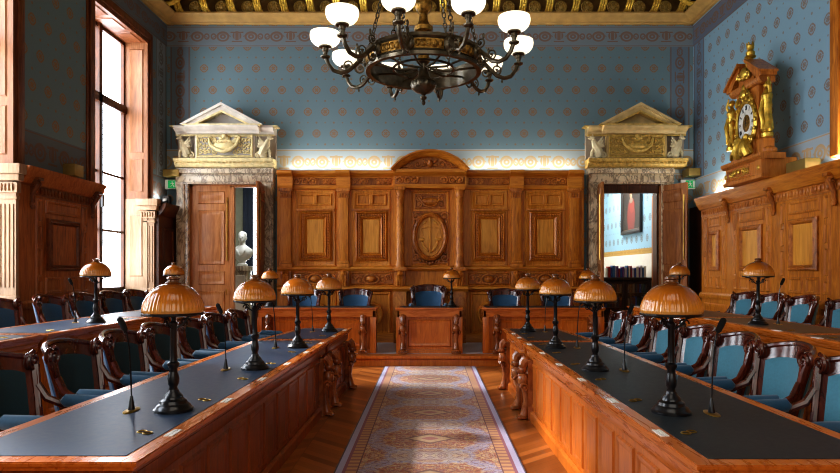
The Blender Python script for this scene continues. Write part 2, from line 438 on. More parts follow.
# ---- windows with their wooden casings
def window(i, y0, y1):
    w = struct(empty(f'window_{i}', (XL, (y0+y1)/2, WZ0)), ['window beside the camera', 'tall window with pale jamb partly out of frame', 'tall casement window with oak reveal beside the door'][i-1], 'window')
    c = MB(); e = .2
    for a, bb in ((y0-e, y0), (y1, y1+e)):
        c.box(XL-.01, a, 0 if False else 2.6, XL+.02, bb, WZ1+e, .008); c.box(XL+.02, a+.05, 2.6, XL+.045, bb-.05, WZ1+e-.05, .01)
    c.box(XL-.01, y0, WZ1, XL+.02, y1, WZ1+e, .008); c.box(XL+.02, y0-.1, WZ1+.05, XL+.045, y1+.1, WZ1+e-.05, .01)
    c.build('casing', 'casing', w)
    r = MB(); X0 = XL-.38
    r.box(X0, y0, WZ1-.02, XL+.02, y1, WZ1)
    for k in range(3):
        ya = y0+(y1-y0)*k/3; r.panel((0,0,WZ1-.02), Y3, X3, -Z3, ya+.06, X0+.05, ya+(y1-y0)/3-.06, XL-.04, [(0, 0), (.02, .012), (.04, 0)])
    r.build('head_lining', 'casing', w)
    j = MB(); j.box(X0, y1-.02, 2.78, XL+.02, y1, WZ1-.02); j.box(X0, y0, 2.78, XL+.02, y0+.02, WZ1-.02)
    for za, zb_ in ((2.9, 3.5), (3.6, 5.45)): j.panel((0, y1-.02, 0), X3, Z3, -Y3, X0+.08, za, XL-.05, zb_, [(0, 0), (.02, .014), (.045, -.0)])
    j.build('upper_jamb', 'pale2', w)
    j = MB(); j.box(X0, y1-.03, 0, XL+.02, y1, 2.78); j.box(X0, y0, 0, XL+.02, y0+.03, 2.78)
    for za, zb_ in ((1.4, 2.5),): j.panel((0, y1-.03, 0), X3, Z3, -Y3, X0+.08, za, XL-.06, zb_, [(0, 0), (.02, .014), (.045, 0)])
    j.build('lower_jamb', 'pale', w)
    f = MB(); X1 = X0-.06
    ym = (y0+y1)/2
    f.box(X1, y0, WZ0, X0, y0+.07, WZ1); f.box(X1, y1-.07, WZ0, X0, y1, WZ1); f.box(X1, y0, WZ1-.08, X0, y1, WZ1); f.box(X1, y0, WZ0, X0, y1, WZ0+.12)
    f.box(X1-.01, ym-.05, WZ0, X0+.03, ym+.05, WZ1); f.box(X1, y0, 4.28, X0+.03, y1, 4.42)
    for zz in (3.14, 2.18): f.box(X1+.02, y0, zz-.02, X0-.01, y1, zz+.02)
    f.build('window_frame', 'dark_oak', w)
    MB().box(X1+.025, y0+.05, WZ0+.1, X1+.031, y1-.05, WZ1-.05).build('pane', 'glass', w)
    MB().box(X0-.02, y0, WZ0-.06, XL+.06, y1, WZ0, .01).build('window_sill', 'oak_y', w)
    u = MB(); u.box(XL-.2, y0, 0, XL-.12, y1, WZ0-.06)
    u.panel((XL-.12, 0, 0), Y3, Z3, X3, y0+.15, .3, y1-.15, WZ0-.2, [(0, 0), (.02, .02), (.06, .0)]); u.build('apron_panel', 'oak', w)
    hb = MB(); hb.tube([(X0+.05, ym, 1.9), (X0+.05, ym, 4.2)], .012, 6); hb.box(X0+.02, ym-.03, 2.55, X0+.07, ym+.03, 2.75); hb.build('latch_bolt', 'black', w)
    return w
M['casing'] = wood('window_casing_oak', srgb(78, 38, 16), srgb(112, 60, 28), srgb(138, 80, 42))
M['pale2'] = wood('sunlit_reveal_oak', srgb(108, 66, 38), srgb(132, 84, 50), srgb(152, 104, 68), rough=.5, coat=.1)  # reveal oak paler than the casing, window light painted into the colour
for i, (a, bb) in enumerate(WIN): window(i+1, a, bb)
# outside, across the street: a pale facade with a balcony line, washed out by daylight
fa = thing('street_building', 'pale facade with balconies washed out by daylight outside the window', 'building', (-12, 13, -3))
b = MB(); b.box(-13, 2, -3, -12, 24, 1.9)
for k in range(9): b.box(-12.0, 3+k*2.2, -1.2, -11.95, 4.0+k*2.2, .9)
b.build('facade', 'exterior', fa)
MB().box(-12.3, 2, 1.9, -11.6, 24, 2.1).build('roof_ledge', 'exterior', fa)

# ---- side wall panelling
def bay(b, X, N, ya, yb, frame_y, zt=2.42):
    """recessed stiles and small panels of one bay; returns nothing"""
    U = Y3; o = (X, 0, 0); pr = [(0, 0), (.012, .02), (.03, .02), (.045, .004)]
    b.panel(o, U, Z3, N, ya+.10, 1.2, ya+.24, zt, pr); b.panel(o, U, Z3, N, yb-.24, 1.2, yb-.10, zt, pr)
    for yy in (ya+.10, yb-.24):
        for zz in (1.35, 1.75, 2.05): b.panel((X+N.x*.004, 0, 0), U, Z3, N, yy+.02, zz, yy+.12, zz+.1, [(0, 0), (.02, .02), (.05, .02)])
    b.panel(o, U, Z3, N, ya+.30, 2.24, yb-.30, zt, pr); 
    m = (ya+yb)/2
    b.panel(o, U, Z3, N, ya+.30, 1.2, m-.03, 1.42, pr); b.panel(o, U, Z3, N, m+.03, 1.2, yb-.30, 1.42, pr)
def wainscot(name, label, X, N, y0, y1, cuts, mat, cmat, pmat):
    w = struct(empty(name), label, 'wall panelling'); N = Vector(N); d = N.x
    wall = XR if d < 0 else XL
    f = MB(); f.box(X, y0, 0, wall, y1, 2.6); 
    for a, bb in cuts: bay(f, X, N, a, bb, None)
    for a, bb in cuts: f.panel((X, 0, 0), Y3, Z3, N, a+.1, .25, bb-.1, .95, [(0, 0), (.015, .02), (.04, .02), (.06, .004)])
    f.build('panel_field', mat, w)
    for a, bb in cuts:
        p = MB(); p.panel((X, 0, 0), Y3, Z3, N, a+.33, 1.50, bb-.33, 2.18, [(0, 0), (0, .03), (.02, .045), (.04, .035), (.055, .05), (.07, .03), (.075, .012)], True); p.build('square_panel', cmat, w)
        q = MB(); q.panel((X, 0, 0), Y3, Z3, N, a+.405, 1.575, bb-.405, 2.105, [(0, .014), (.03, .02), (.06, .016)])
        m, h = (a+bb)/2, 1.84; q.build('panel_centre', pmat, w)
    r = MB(); r.run([(0, 1.03), (.03, 1.03), (.05, 1.06), (.05, 1.1), (.02, 1.13), (0, 1.13)], (X, y0, 0), (X, y1, 0), N); r.run([(0, .2), (.03, .2), (.03, .36), (.01, .4), (0, .4)], (X, y0, 0), (X, y1, 0), N)
    r.build('dado_rail', mat, w)
    c = MB(); c.run([(0, 2.56), (.05, 2.58), (.07, 2.62), (.1, 2.66), (.11, 2.71), (.135, 2.74), (.135, 2.78), (-.2, 2.78), (-.2, 2.56)], (X, y0, 0), (X, y1, 0), N)
    c.build('cornice', mat+'_y' if mat == 'oak' else mat, w)
    g = MB(); ye = cuts[-1][1]; ys_ = cuts[0][0]; k = int((ye-ys_)/.075)
    g.box(X, ys_, 2.45, X+d*.02, ye, 2.57)
    for i in range(k):
        yy = ys_+.04+i*.075; g.ell((X+d*.02, yy, 2.515), (.022, .03, .05), 6)
    g.build('carved_frieze', cmat, w)
    con = None
    for a in [c_[0] for c_ in cuts]+[cuts[-1][1]]:
        if a > y1-.1: continue
        if con is None:
            q = MB(); q.tube([(0, 0, .27), (d*.1, 0, .26), (d*.14, 0, .2), (d*.1, 0, .13), (d*.05, 0, .02), (d*.05, 0, -.1), (d*.02, 0, -.16)], [.05, .06, .06, .05, .04, .035, .03], 8)
            q.spiral((d*.1, -.05, .18), X3, Z3, -Y3, 0, 0, .06, 1.4, 0, 1, .014); q.ell((d*.05, 0, -.19), (.04, .045, .05), 8); q.box(0, -.07, .26, d*.2, .07, .31)
            q.v = [v*.72+Vector((0, 0, .075)) for v in q.v]; con = q.build('console', cmat, w); o = con
        else: o = con.copy(); C.objects.link(o)
        o.location = (X, a, 2.36)
    return w
wainscot('trim_2', 'honey oak panelling below the gilt clock', 4.82, (-1,0,0), YR, 11.0, [(4.6, 5.95), (6.0, 7.3), (7.35, 8.62), (8.65, 9.94), (9.97, 10.98)], 'oak', 'carved', 'panel')
struct(MB().box(4.98, 11.0, 0, 5.05, 11.9, 2.7).build('trim_3', 'dark_oak'), 'dark panel in the corner beside the open door', 'wall panelling')  # dark oak board paints in the shadow of this corner
M['shadeoak'] = wood('shaded_oak', srgb(112, 58, 24), srgb(156, 88, 40), srgb(182, 112, 56))  # darkened copies of the oak and carving, shade of the window wall painted in
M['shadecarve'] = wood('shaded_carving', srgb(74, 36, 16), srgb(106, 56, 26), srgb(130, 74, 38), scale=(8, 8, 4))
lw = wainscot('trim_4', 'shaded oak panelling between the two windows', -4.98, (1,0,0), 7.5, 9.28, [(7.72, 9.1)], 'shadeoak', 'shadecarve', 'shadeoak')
lc = struct(empty('trim_5'), 'short shaded panelling in the corner beside the exit sign', 'wall panelling')
b = MB(); b.box(-5.05, 11.1, 0, -4.86, 11.9, 2.6); b.run([(0, 2.5), (.04, 2.52), (.12, 2.64), (.14, 2.72), (-.1, 2.72), (-.1, 2.5)], (-4.86, 11.1, 0), (-4.86, 11.9, 0), (1,0,0))
b.panel((-4.86, 0, 0), Y3, Z3, X3, 11.25, 1.4, 11.75, 2.3, [(0, 0), (.02, .03), (.05, .03), (.08, 0)]); b.build('panel_field', 'dark_oak', lc)  # dark oak here puts the corner shade into the panelling colour
# pale fluted pilasters on the window-side ends of the panelling
def pilaster(name, label, Y, x0, x1, par):
    p = MB(); p.box(x0, Y-.05, 0, x1, Y, 2.5)
    w = x1-x0
    for k in range(4): xx = x0+w*.16+k*w*.68/3; p.tube([(xx, Y-.05, 1.3), (xx, Y-.05, 2.3)], w*.065, 6)
    p.box(x0-.03, Y-.08, 1.02, x1+.03, Y, 1.1, .01); p.box(x0-.02, Y-.075, 1.1, x1+.02, Y, 1.2, .02); p.box(x0-.01, Y-.06, 0, x1+.01, Y, 1.02)
    p.build('pilaster', 'pale', par)
    c = MB(); c.box(x0-.02, Y-.07, 2.36, x1+.02, Y, 2.40, .008); c.box(x0-.01, Y-.08, 2.44, x1+.03, Y, 2.56)
    for k in range(5): c.ell((x0+w*(k+.5)/5, Y-.08, 2.5), (w*.09, .03, .05), 6)
    c.box(x0-.05, Y-.11, 2.58, x1+.07, Y, 2.66, .01); c.box(x0-.08, Y-.14, 2.66, x1+.1, Y, 2.78, .01)
    c.build('capital', 'pale', par)
pilaster('a', '', 7.5, -5.2, -4.975, lw)
pilaster('b', '', 11.1, -5.14, -4.92, lc)
# blind door casing on the clock side, only its edge in view
struct(MB().box(4.97, 7.42, 2.9, 5.05, 7.72, 6.2, .02).box(4.93, 7.5, 2.9, 4.99, 7.64, 6.2, .01).build('trim_6', 'oak'), 'oak casing strip on the blue wall beside the clock', 'wall trim')

# ---- floor levels
M['tierfloor'] = M['floor']
struct(MB().box(-4.82, YR, 0, -2.92, 10.4, .2, .015).build('tier_floor', 'oak_y'), 'raised floor tier along the windows', 'floor')
struct(MB().box(2.92, YR, 0, 4.82, 10.4, .2, .015).build('tier_floor', 'oak_y'), 'raised floor tier along the clock wall', 'floor')
dais = struct(empty('dais_floor', (0, 10.6, 0)), 'two-step wooden dais at the end of the carpet', 'floor')
b = MB(); b.box(-2.88, 9.74, 0, 2.88, 11.66, .15); b.run([(0, .11), (.02, .11), (.05, .13), (.05, .166), (0, .166)], (-2.88, 9.74, 0), (2.88, 9.74, 0), (0,-1,0)); b.box(-2.88, 9.74, .15, 2.88, 9.98, .166)
b.build('riser', 'redoak', dais)
MB().box(-2.88, 9.98, .15, 2.88, 11.66, .168).build('dais_carpet', 'grey', dais)

M['frame_oak'] = wood('frame_oak', srgb(142, 76, 20), srgb(182, 106, 32), srgb(206, 134, 50), rough=.4, coat=.15)
# ---- oak panelling with pediment behind the dais
YP = 11.6
pan = struct(empty('trim_7', (0, YP, 0)), 'carved honey oak panelling with arched pediment behind the dais', 'wall panelling')
NB = Vector((0,-1,0)); OB = Vector((0, YP, 0))
f = MB(); f.box(-2.86, YP, .1, 2.88, YB, 3.3)
bays = [(-2.52, -1.76), (-1.45, -.74), (.76, 1.45), (1.78, 2.53)]
for a, c in bays:
    f.panel(OB, X3, Z3, NB, a, 1.58, c, 3.0, [(0, 0), (.015, .02), (.03, .02), (.05, -.0)])
    m = (a+c)/2
    f.panel(OB, X3, Z3, NB, a+.07, 2.72, c-.07, 2.95, [(0, .0), (.015, .025), (.035, .025), (.05, .005)])
    f.panel(OB, X3, Z3, NB, m-.045, 2.74, m+.045, 2.93, [(0, .02), (.02, .045), (.04, .045)])
    f.panel(OB, X3, Z3, NB, a-.02, .3, c+.02, 1.12, [(0, 0), (.02, .03), (.05, .03), (.07, .0)])
f.panel(OB, X3, Z3, NB, -.36, 1.58, .36, 3.0, [(0, 0), (.015, .025), (.03, .025), (.045, 0)])
f.panel(OB, X3, Z3, NB, -.4, .3, .4, 1.12, [(0, 0), (.02, .03), (.05, .03), (.07, .0)])
f.build('panel_field', 'oak', pan)
for a, c in bays:
    m = (a+c)/2
    q = MB(); q.panel(OB, X3, Z3, NB, m-.30, 1.69, m+.30, 2.61, [(0, 0), (0, .035), (.03, .06), (.05, .03), (.085, .03), (.1, .055), (.12, .04), (.14, .012)], True)
    for k in range(15):
        zz = 1.79+k*.0515
        for sx in (-1, 1): q.ell((m+sx*.233, YP-.04, zz), (.016, .02, .02), 6)
    for k in range(9):
        xx = m-.2+k*.05
        for zz in (1.757, 2.543): q.ell((xx, YP-.04, zz), (.02, .02, .016), 6)
    q.box(m-.36, YP-.07, 2.62, m+.36, YP, 2.66, .012)
    q.build('framed_panel', 'frame_oak', pan)
    q = MB(); q.panel((0, YP-.012, 0), X3, Z3, NB, m-.16, 1.83, m+.16, 2.47, [(0, .0), (.012, .012), (.03, .012)]); q.build('panel_centre', 'panel', pan)
    q = MB(); R = .2
    q.tube([(m+R*math.cos(2*PI*k/28), YP-.03, .7+R*math.sin(2*PI*k/28)) for k in range(28)], .03, 6, True); q.build('ring_moulding', 'oak', pan)
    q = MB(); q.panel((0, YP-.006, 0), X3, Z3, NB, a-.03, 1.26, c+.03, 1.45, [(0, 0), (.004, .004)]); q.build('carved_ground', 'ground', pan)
    # carved cartouche frieze under each panel
    q = MB(); O = OB
    q.panel(OB, X3, Z3, NB, a-.05, 1.24, c+.05, 1.47, [(0, 0), (.012, .02), (.03, .004)], False)
    q.ell((m, YP-.02, 1.35), (.10, .06, .065), 12); q.tube([(m+.14*math.cos(2*PI*k/20), YP-.025, 1.35+.095*math.sin(2*PI*k/20)) for k in range(20)], .016, 6, True)
    for sx in (-1, 1):
        q.spiral(O, X3, Z3, NB, m+sx*.21, 1.33, .075, 1.5, 0 if sx > 0 else PI, sx, .02)
        q.spiral(O, X3, Z3, NB, m+sx*.32, 1.38, .06, 1.4, PI if sx > 0 else 0, -sx, .018)
        for k in range(3): q.leaf(O, X3, Z3, NB, m+sx*(.16+.08*k), 1.41-.05*(k % 2)*2, .09, .035, sx*(.6-.7*(k % 2)))
    q.build('carved_frieze', 'carved', pan)
# pilasters, capitals, bases, consoles
def scrollfrieze(q, x0, x1, z, sx):
    n = 3; w = (x1-x0)/n
    for k in range(n):
        cx = x0+w*(k+.5); q.spiral((0, YP-.1, 0), X3, Z3, NB, cx, z, min(w*.47, .068), 1.5, 0 if k % 2 else PI, 1 if k % 2 else -1, .019)
        q.leaf((0, YP-.1, 0), X3, Z3, NB, cx+w*.35, z+.03, .08, .03, .5); q.leaf((0, YP-.1, 0), X3, Z3, NB, cx-w*.3, z-.035, .08, .03, -.4)
for cx in (-2.68, -1.61, 1.61, 2.69):
    q = MB(); q.box(cx-.09, YP-.07, 1.6, cx+.09, YP, 2.95, .008)
    q.panel((0, YP-.07, 0), X3, Z3, NB, cx-.07, 1.72, cx+.07, 2.86, [(0, 0), (.012, -.012)]); q.box(cx-.12, YP-.1, 1.56, cx+.12, YP, 1.64, .012); q.box(cx-.105, YP-.09, 1.64, cx+.105, YP, 1.69, .015)
    q.build('pilaster', 'oak', pan)
    q = MB(); q.box(cx-.1, YP-.09, 2.86, cx+.1, YP, 2.98)
    for k in range(4): q.ell((cx-.075+k*.05, YP-.09, 2.91), (.022, .02, .045), 6)
    q.box(cx-.125, YP-.12, 2.98, cx+.125, YP, 3.04, .01); q.build('capital', 'carved', pan)
    q = MB(); q.box(cx-.1, YP-.09, 1.2, cx+.1, YP, 1.5, .01); q.tube([(cx, YP-.1, 1.46), (cx, YP-.15, 1.42), (cx, YP-.13, 1.34), (cx, YP-.1, 1.24)], [.07, .07, .05, .035], 8)
    for k in (-.05, 0, .05): q.tube([(cx+k, YP-.15, 1.46), (cx+k, YP-.17, 1.4), (cx+k*.8, YP-.12, 1.22)], .02, 6)
    q.build('console', 'carved', pan)
    q = MB(); q.box(cx-.12, YP-.08, .166, cx+.12, YP, 1.13, .01); q.build('pedestal', 'oak', pan)
for cx in (-.553, .545):
    q = MB(); q.lathe([(.1, 1.56), (.1, 1.6), (.085, 1.63), (.092, 1.66), (.078, 1.70), (.076, 2.0), (.07, 2.84), (.08, 2.86), (.072, 2.88), (.085, 2.96), (.1, 2.99)], (cx, YP-.15, 0), 20)
    q.build('column', 'carved', pan)
    q = MB(); q.box(cx-.1, YP-.25, 2.99, cx+.1, YP, 3.05, .01); q.box(cx-.14, YP-.07, 1.6, cx+.14, YP, 3.05); q.build('column_backing', 'oak', pan)
    q = MB(); q.box(cx-.13, YP-.26, 1.5, cx+.13, YP, 1.57, .012); q.box(cx-.1, YP-.2, 1.2, cx+.1, YP, 1.5, .01); q.tube([(cx, YP-.2, 1.46), (cx, YP-.26, 1.42), (cx, YP-.22, 1.34), (cx, YP-.19, 1.24)], [.07, .07, .05, .035], 8)
    for k in (-.05, 0, .05): q.tube([(cx+k, YP-.25, 1.46), (cx+k, YP-.27, 1.4), (cx+k*.8, YP-.21, 1.22)], .02, 6)
    q.box(cx-.12, YP-.2, .166, cx+.12, YP, 1.13, .01); q.build('console', 'carved', pan)
# entablature
q = MB(); PE = [(0, 3.02), (.03, 3.03), (.05, 3.08), (.05, 3.09), (.02, 3.09), (.02, 3.25), (.05, 3.26), (.1, 3.29), (.13, 3.31), (.13, 3.36), (-.3, 3.36), (-.3, 3.02)]
q.run(PE, (-2.84, YP, 0), (2.86, YP, 0), NB)
for cx in (-2.68, -1.61, 1.61, 2.69): q.run([(a+.08, z) for a, z in PE], (cx-.13, YP, 0), (cx+.13, YP, 0), NB)
q.run([(a+.17, z) for a, z in PE], (-.68, YP, 0), (.67, YP, 0), NB); q.build('entablature', 'oak_h', pan)
q = MB(); q.run([(0, 1.5), (.04, 1.5), (.08, 1.54), (.08, 1.57), (.03, 1.6), (0, 1.6)], (-2.84, YP, 0), (2.86, YP, 0), NB)
q.run([(0, 1.12), (.03, 1.12), (.1, 1.17), (.1, 1.2), (.04, 1.23), (0, 1.23)], (-2.84, YP, 0), (2.86, YP, 0), NB)
q.run([(.0, .166), (.06, .166), (.06, .3), (.03, .34), (0, .34)], (-2.84, YP, 0), (2.86, YP, 0), NB); 
q.run([(.0, 1.12), (.2, 1.12), (.25, 1.17), (.25, 1.2), (.2, 1.23), (0, 1.23)], (-.7, YP, 0), (.7, YP, 0), NB); q.build('dado_rail', 'oak_h', pan)
q = MB()
for a, c in ((-2.56, -2.1), (-2.0, -1.74), (-1.48, -1.15), (-1.0, -.72), (.74, 1.0), (1.15, 1.48), (1.74, 2.0), (2.1, 2.56)): scrollfrieze(q, a, c, 3.17, 1)
q.v = [v+Vector((0, .08, 0)) for v in q.v]
q.build('scroll_carving', 'carved', pan)
q = MB(); scrollfrieze(q, -.62, -.2, 3.17, 1); scrollfrieze(q, .2, .62, 3.17, 1); q.v = [v+Vector((0, -.1, 0)) for v in q.v]; q.build('scroll_carving', 'carved', pan)
q = MB()
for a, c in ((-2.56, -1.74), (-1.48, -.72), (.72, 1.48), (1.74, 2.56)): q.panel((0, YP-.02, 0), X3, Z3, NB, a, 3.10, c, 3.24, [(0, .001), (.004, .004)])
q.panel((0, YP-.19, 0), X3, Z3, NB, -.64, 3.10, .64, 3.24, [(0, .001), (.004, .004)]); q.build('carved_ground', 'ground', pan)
# arched pediment
q = MB(); ca, cz, R = 0.0, 2.98, .0; w, h = .72, .35; R = (w*w+h*h)/(2*h); cz = 3.36+h-R; a0 = math.asin(w/R)
prof = [(.0, 0), (.0, .04), (-.03, .06), (-.06, .1), (-.12, .12), (-.12, .0)]
N_ = 24; rings = []
vs, fs = [], []
for i in range(N_+1):
    t = -a0+2*a0*i/N_
    for dr, dy in [(0, .0), (0, -.2), (-.03, -.2), (-.05, -.16), (-.09, -.14), (-.12, -.1), (-.12, .0)]:
        vs.append((ca+(R+dr)*math.sin(t), YP-.17+dy, cz+(R+dr)*math.cos(t)))
for i in range(N_):
    for k in range(7): l = (k+1) % 7; fs.append((i*7+k, i*7+l, i*7+7+l, i*7+7+k))
fs += [tuple(range(7)), tuple(reversed(range(N_*7, N_*7+7)))]
q.add(vs, fs)
poly = [((R-.08)*math.sin(-a0+2*a0*i/N_), YP-.2, max(3.35, cz+(R-.08)*math.cos(-a0+2*a0*i/N_))) for i in range(N_+1)]
q.build('pediment', 'oak_h', pan)
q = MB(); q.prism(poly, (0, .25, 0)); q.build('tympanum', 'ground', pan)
q = MB(); O = (0, YP-.2, 0)
q.ell((0, YP-.22, 3.47), (.06, .05, .075), 10); q.ell((0, YP-.25, 3.5), (.03, .03, .035), 8)
for sx in (-1, 1):
    q.leaf(O, X3, Z3, NB, sx*.09, 3.51, .13, .05, sx*.7, .03); q.leaf(O, X3, Z3, NB, sx*.11, 3.44, .13, .045, -sx*.2, .03)
    q.spiral(O, X3, Z3, NB, sx*.22, 3.46, .07, 1.5, 0, sx, .018); q.spiral(O, X3, Z3, NB, sx*.36, 3.43, .05, 1.4, PI, -sx, .016); q.leaf(O, X3, Z3, NB, sx*.46, 3.41, .14, .035, 0, .02)
q.build('carved_mask', 'carved', pan)
# cartouche tablet and oval relief in the middle bay
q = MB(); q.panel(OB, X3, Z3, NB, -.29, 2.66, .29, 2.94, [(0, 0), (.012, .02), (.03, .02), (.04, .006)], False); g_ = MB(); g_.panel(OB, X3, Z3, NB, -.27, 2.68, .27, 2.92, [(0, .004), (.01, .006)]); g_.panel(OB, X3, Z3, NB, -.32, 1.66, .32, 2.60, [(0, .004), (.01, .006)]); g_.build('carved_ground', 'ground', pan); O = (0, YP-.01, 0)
q.ell((0, YP-.03, 2.8), (.17, .05, .07), 14); q.tube([(-.2, YP-.03, 2.86), (-.1, YP-.06, 2.72), (0, YP-.07, 2.7), (.1, YP-.06, 2.72), (.2, YP-.03, 2.86)], .02, 6)
for sx in (-1, 1): q.spiral(O, X3, Z3, NB, sx*.21, 2.86, .055, 1.5, PI/2, sx, .022); q.spiral(O, X3, Z3, NB, sx*.2, 2.74, .045, 1.4, -PI/2, -sx, .02)
q.build('carved_tablet', 'carved', pan)
q = MB(); q.panel(OB, X3, Z3, NB, -.34, 1.64, .34, 2.62, [(0, 0), (.012, .025), (.03, .025), (.045, .006)], False)
q.tube([(.29*math.cos(2*PI*k/40), YP-.05, 2.14+.41*math.sin(2*PI*k/40)) for k in range(40)], .05, 8, True)
for k in range(40):
    a = 2*PI*k/40; q.ell((.29*math.cos(a), YP-.09, 2.14+.41*math.sin(a)), (.016, .02, .016), 6)
O = (0, YP-.01, 0)
for sx in (-1, 1):
    for sz in (-1, 1): q.spiral(O, X3, Z3, NB, sx*.27, 2.14+sz*.39, .065, 1.5, 0, sx*sz, .026); q.leaf(O, X3, Z3, NB, sx*.3, 2.14+sz*.28, .14, .05, PI/2, .03)
for k in range(7): q.leaf(O, X3, Z3, NB, -.18+k*.06, 1.7-.02*(3-abs(k-3)), .09, .045, PI/2+.2*(3-k), .035)
q.build('oval_relief', 'carved', pan)
q = MB(); q.lathe([(.001, 0), (.26, 0), (.26, .012), (.001, .016)], (0, YP-.0, 2.14), 32, axis=Matrix(((1,0,0),(0,0,-1),(0,1.45,0))))
O = (0, YP-.015, 0)
q.tube([(0, YP-.03, 1.83), (0, YP-.03, 2.46)], .02, 6); q.ell((0, YP-.035, 2.47), (.022, .02, .05), 8)
q.tube([(-.17, YP-.03, 2.29), (0, YP-.03, 2.33), (.17, YP-.03, 2.29)], .011, 6)
for sx in (-1, 1):
    q.tube([(sx*.17, YP-.03, 2.29), (sx*.11, YP-.025, 2.12)], .006, 5); q.tube([(sx*.17, YP-.03, 2.29), (sx*.21, YP-.025, 2.12)], .006, 5); q.ell((sx*.155, YP-.03, 2.09), (.06, .015, .03), 10)
    q.leaf(O, X3, Z3, NB, sx*.09, 1.93, .22, .05, sx*.9, .03); q.leaf(O, X3, Z3, NB, sx*.13, 2.0, .16, .05, sx*1.2, .03); q.leaf(O, X3, Z3, NB, sx*.1, 2.4, .12, .04, -sx*.7, .02)
q.build('scales_relief', 'panel', pan)

# ---- marble door surrounds with gilded pediments
def griffin(b, x, z, s, Y):
    """seated winged creature facing outward, s = +1 faces +x"""
    P = lambda dx, dz, dy=0: (x+s*dx, Y-.06+dy, z+dz)
    b.tube([P(-.06, .07), P(-.02, .16), P(.04, .27), P(.07, .36)], [.075, .085, .065, .04], 8)
    b.ell(P(.095, .4), (.05, .045, .045), 8); b.ell(P(.135, .385), (.035, .025, .02), 6); b.ell(P(.08, .45), (.012, .012, .025), 6)
    b.tube([P(.04, .22), P(.1, .12), P(.1, .01)], [.035, .03, .025], 6); b.ell(P(.125, .015), (.045, .035, .02), 6)
    b.ell(P(-.02, .08), (.08, .06, .08), 8); b.ell(P(.03, .015), (.07, .04, .02), 6)
    for k in range(4): b.tube([P(.01, .27-.02*k, -.02), P(-.05-.02*k, .33-.03*k, -.03), P(-.1-.012*k, .42-.06*k, -.02)], [.03, .028, .008], 6)
    b.spiral((x, Y-.05, z), X3*s, Z3, NB, -.12, .07, .06, 1.5, 0, 1, .02)
M['backing'] = plain('mid_grey_stone', srgb(164, 150, 134), .7, spots=.06)  # darker grey stone ground behind the griffins
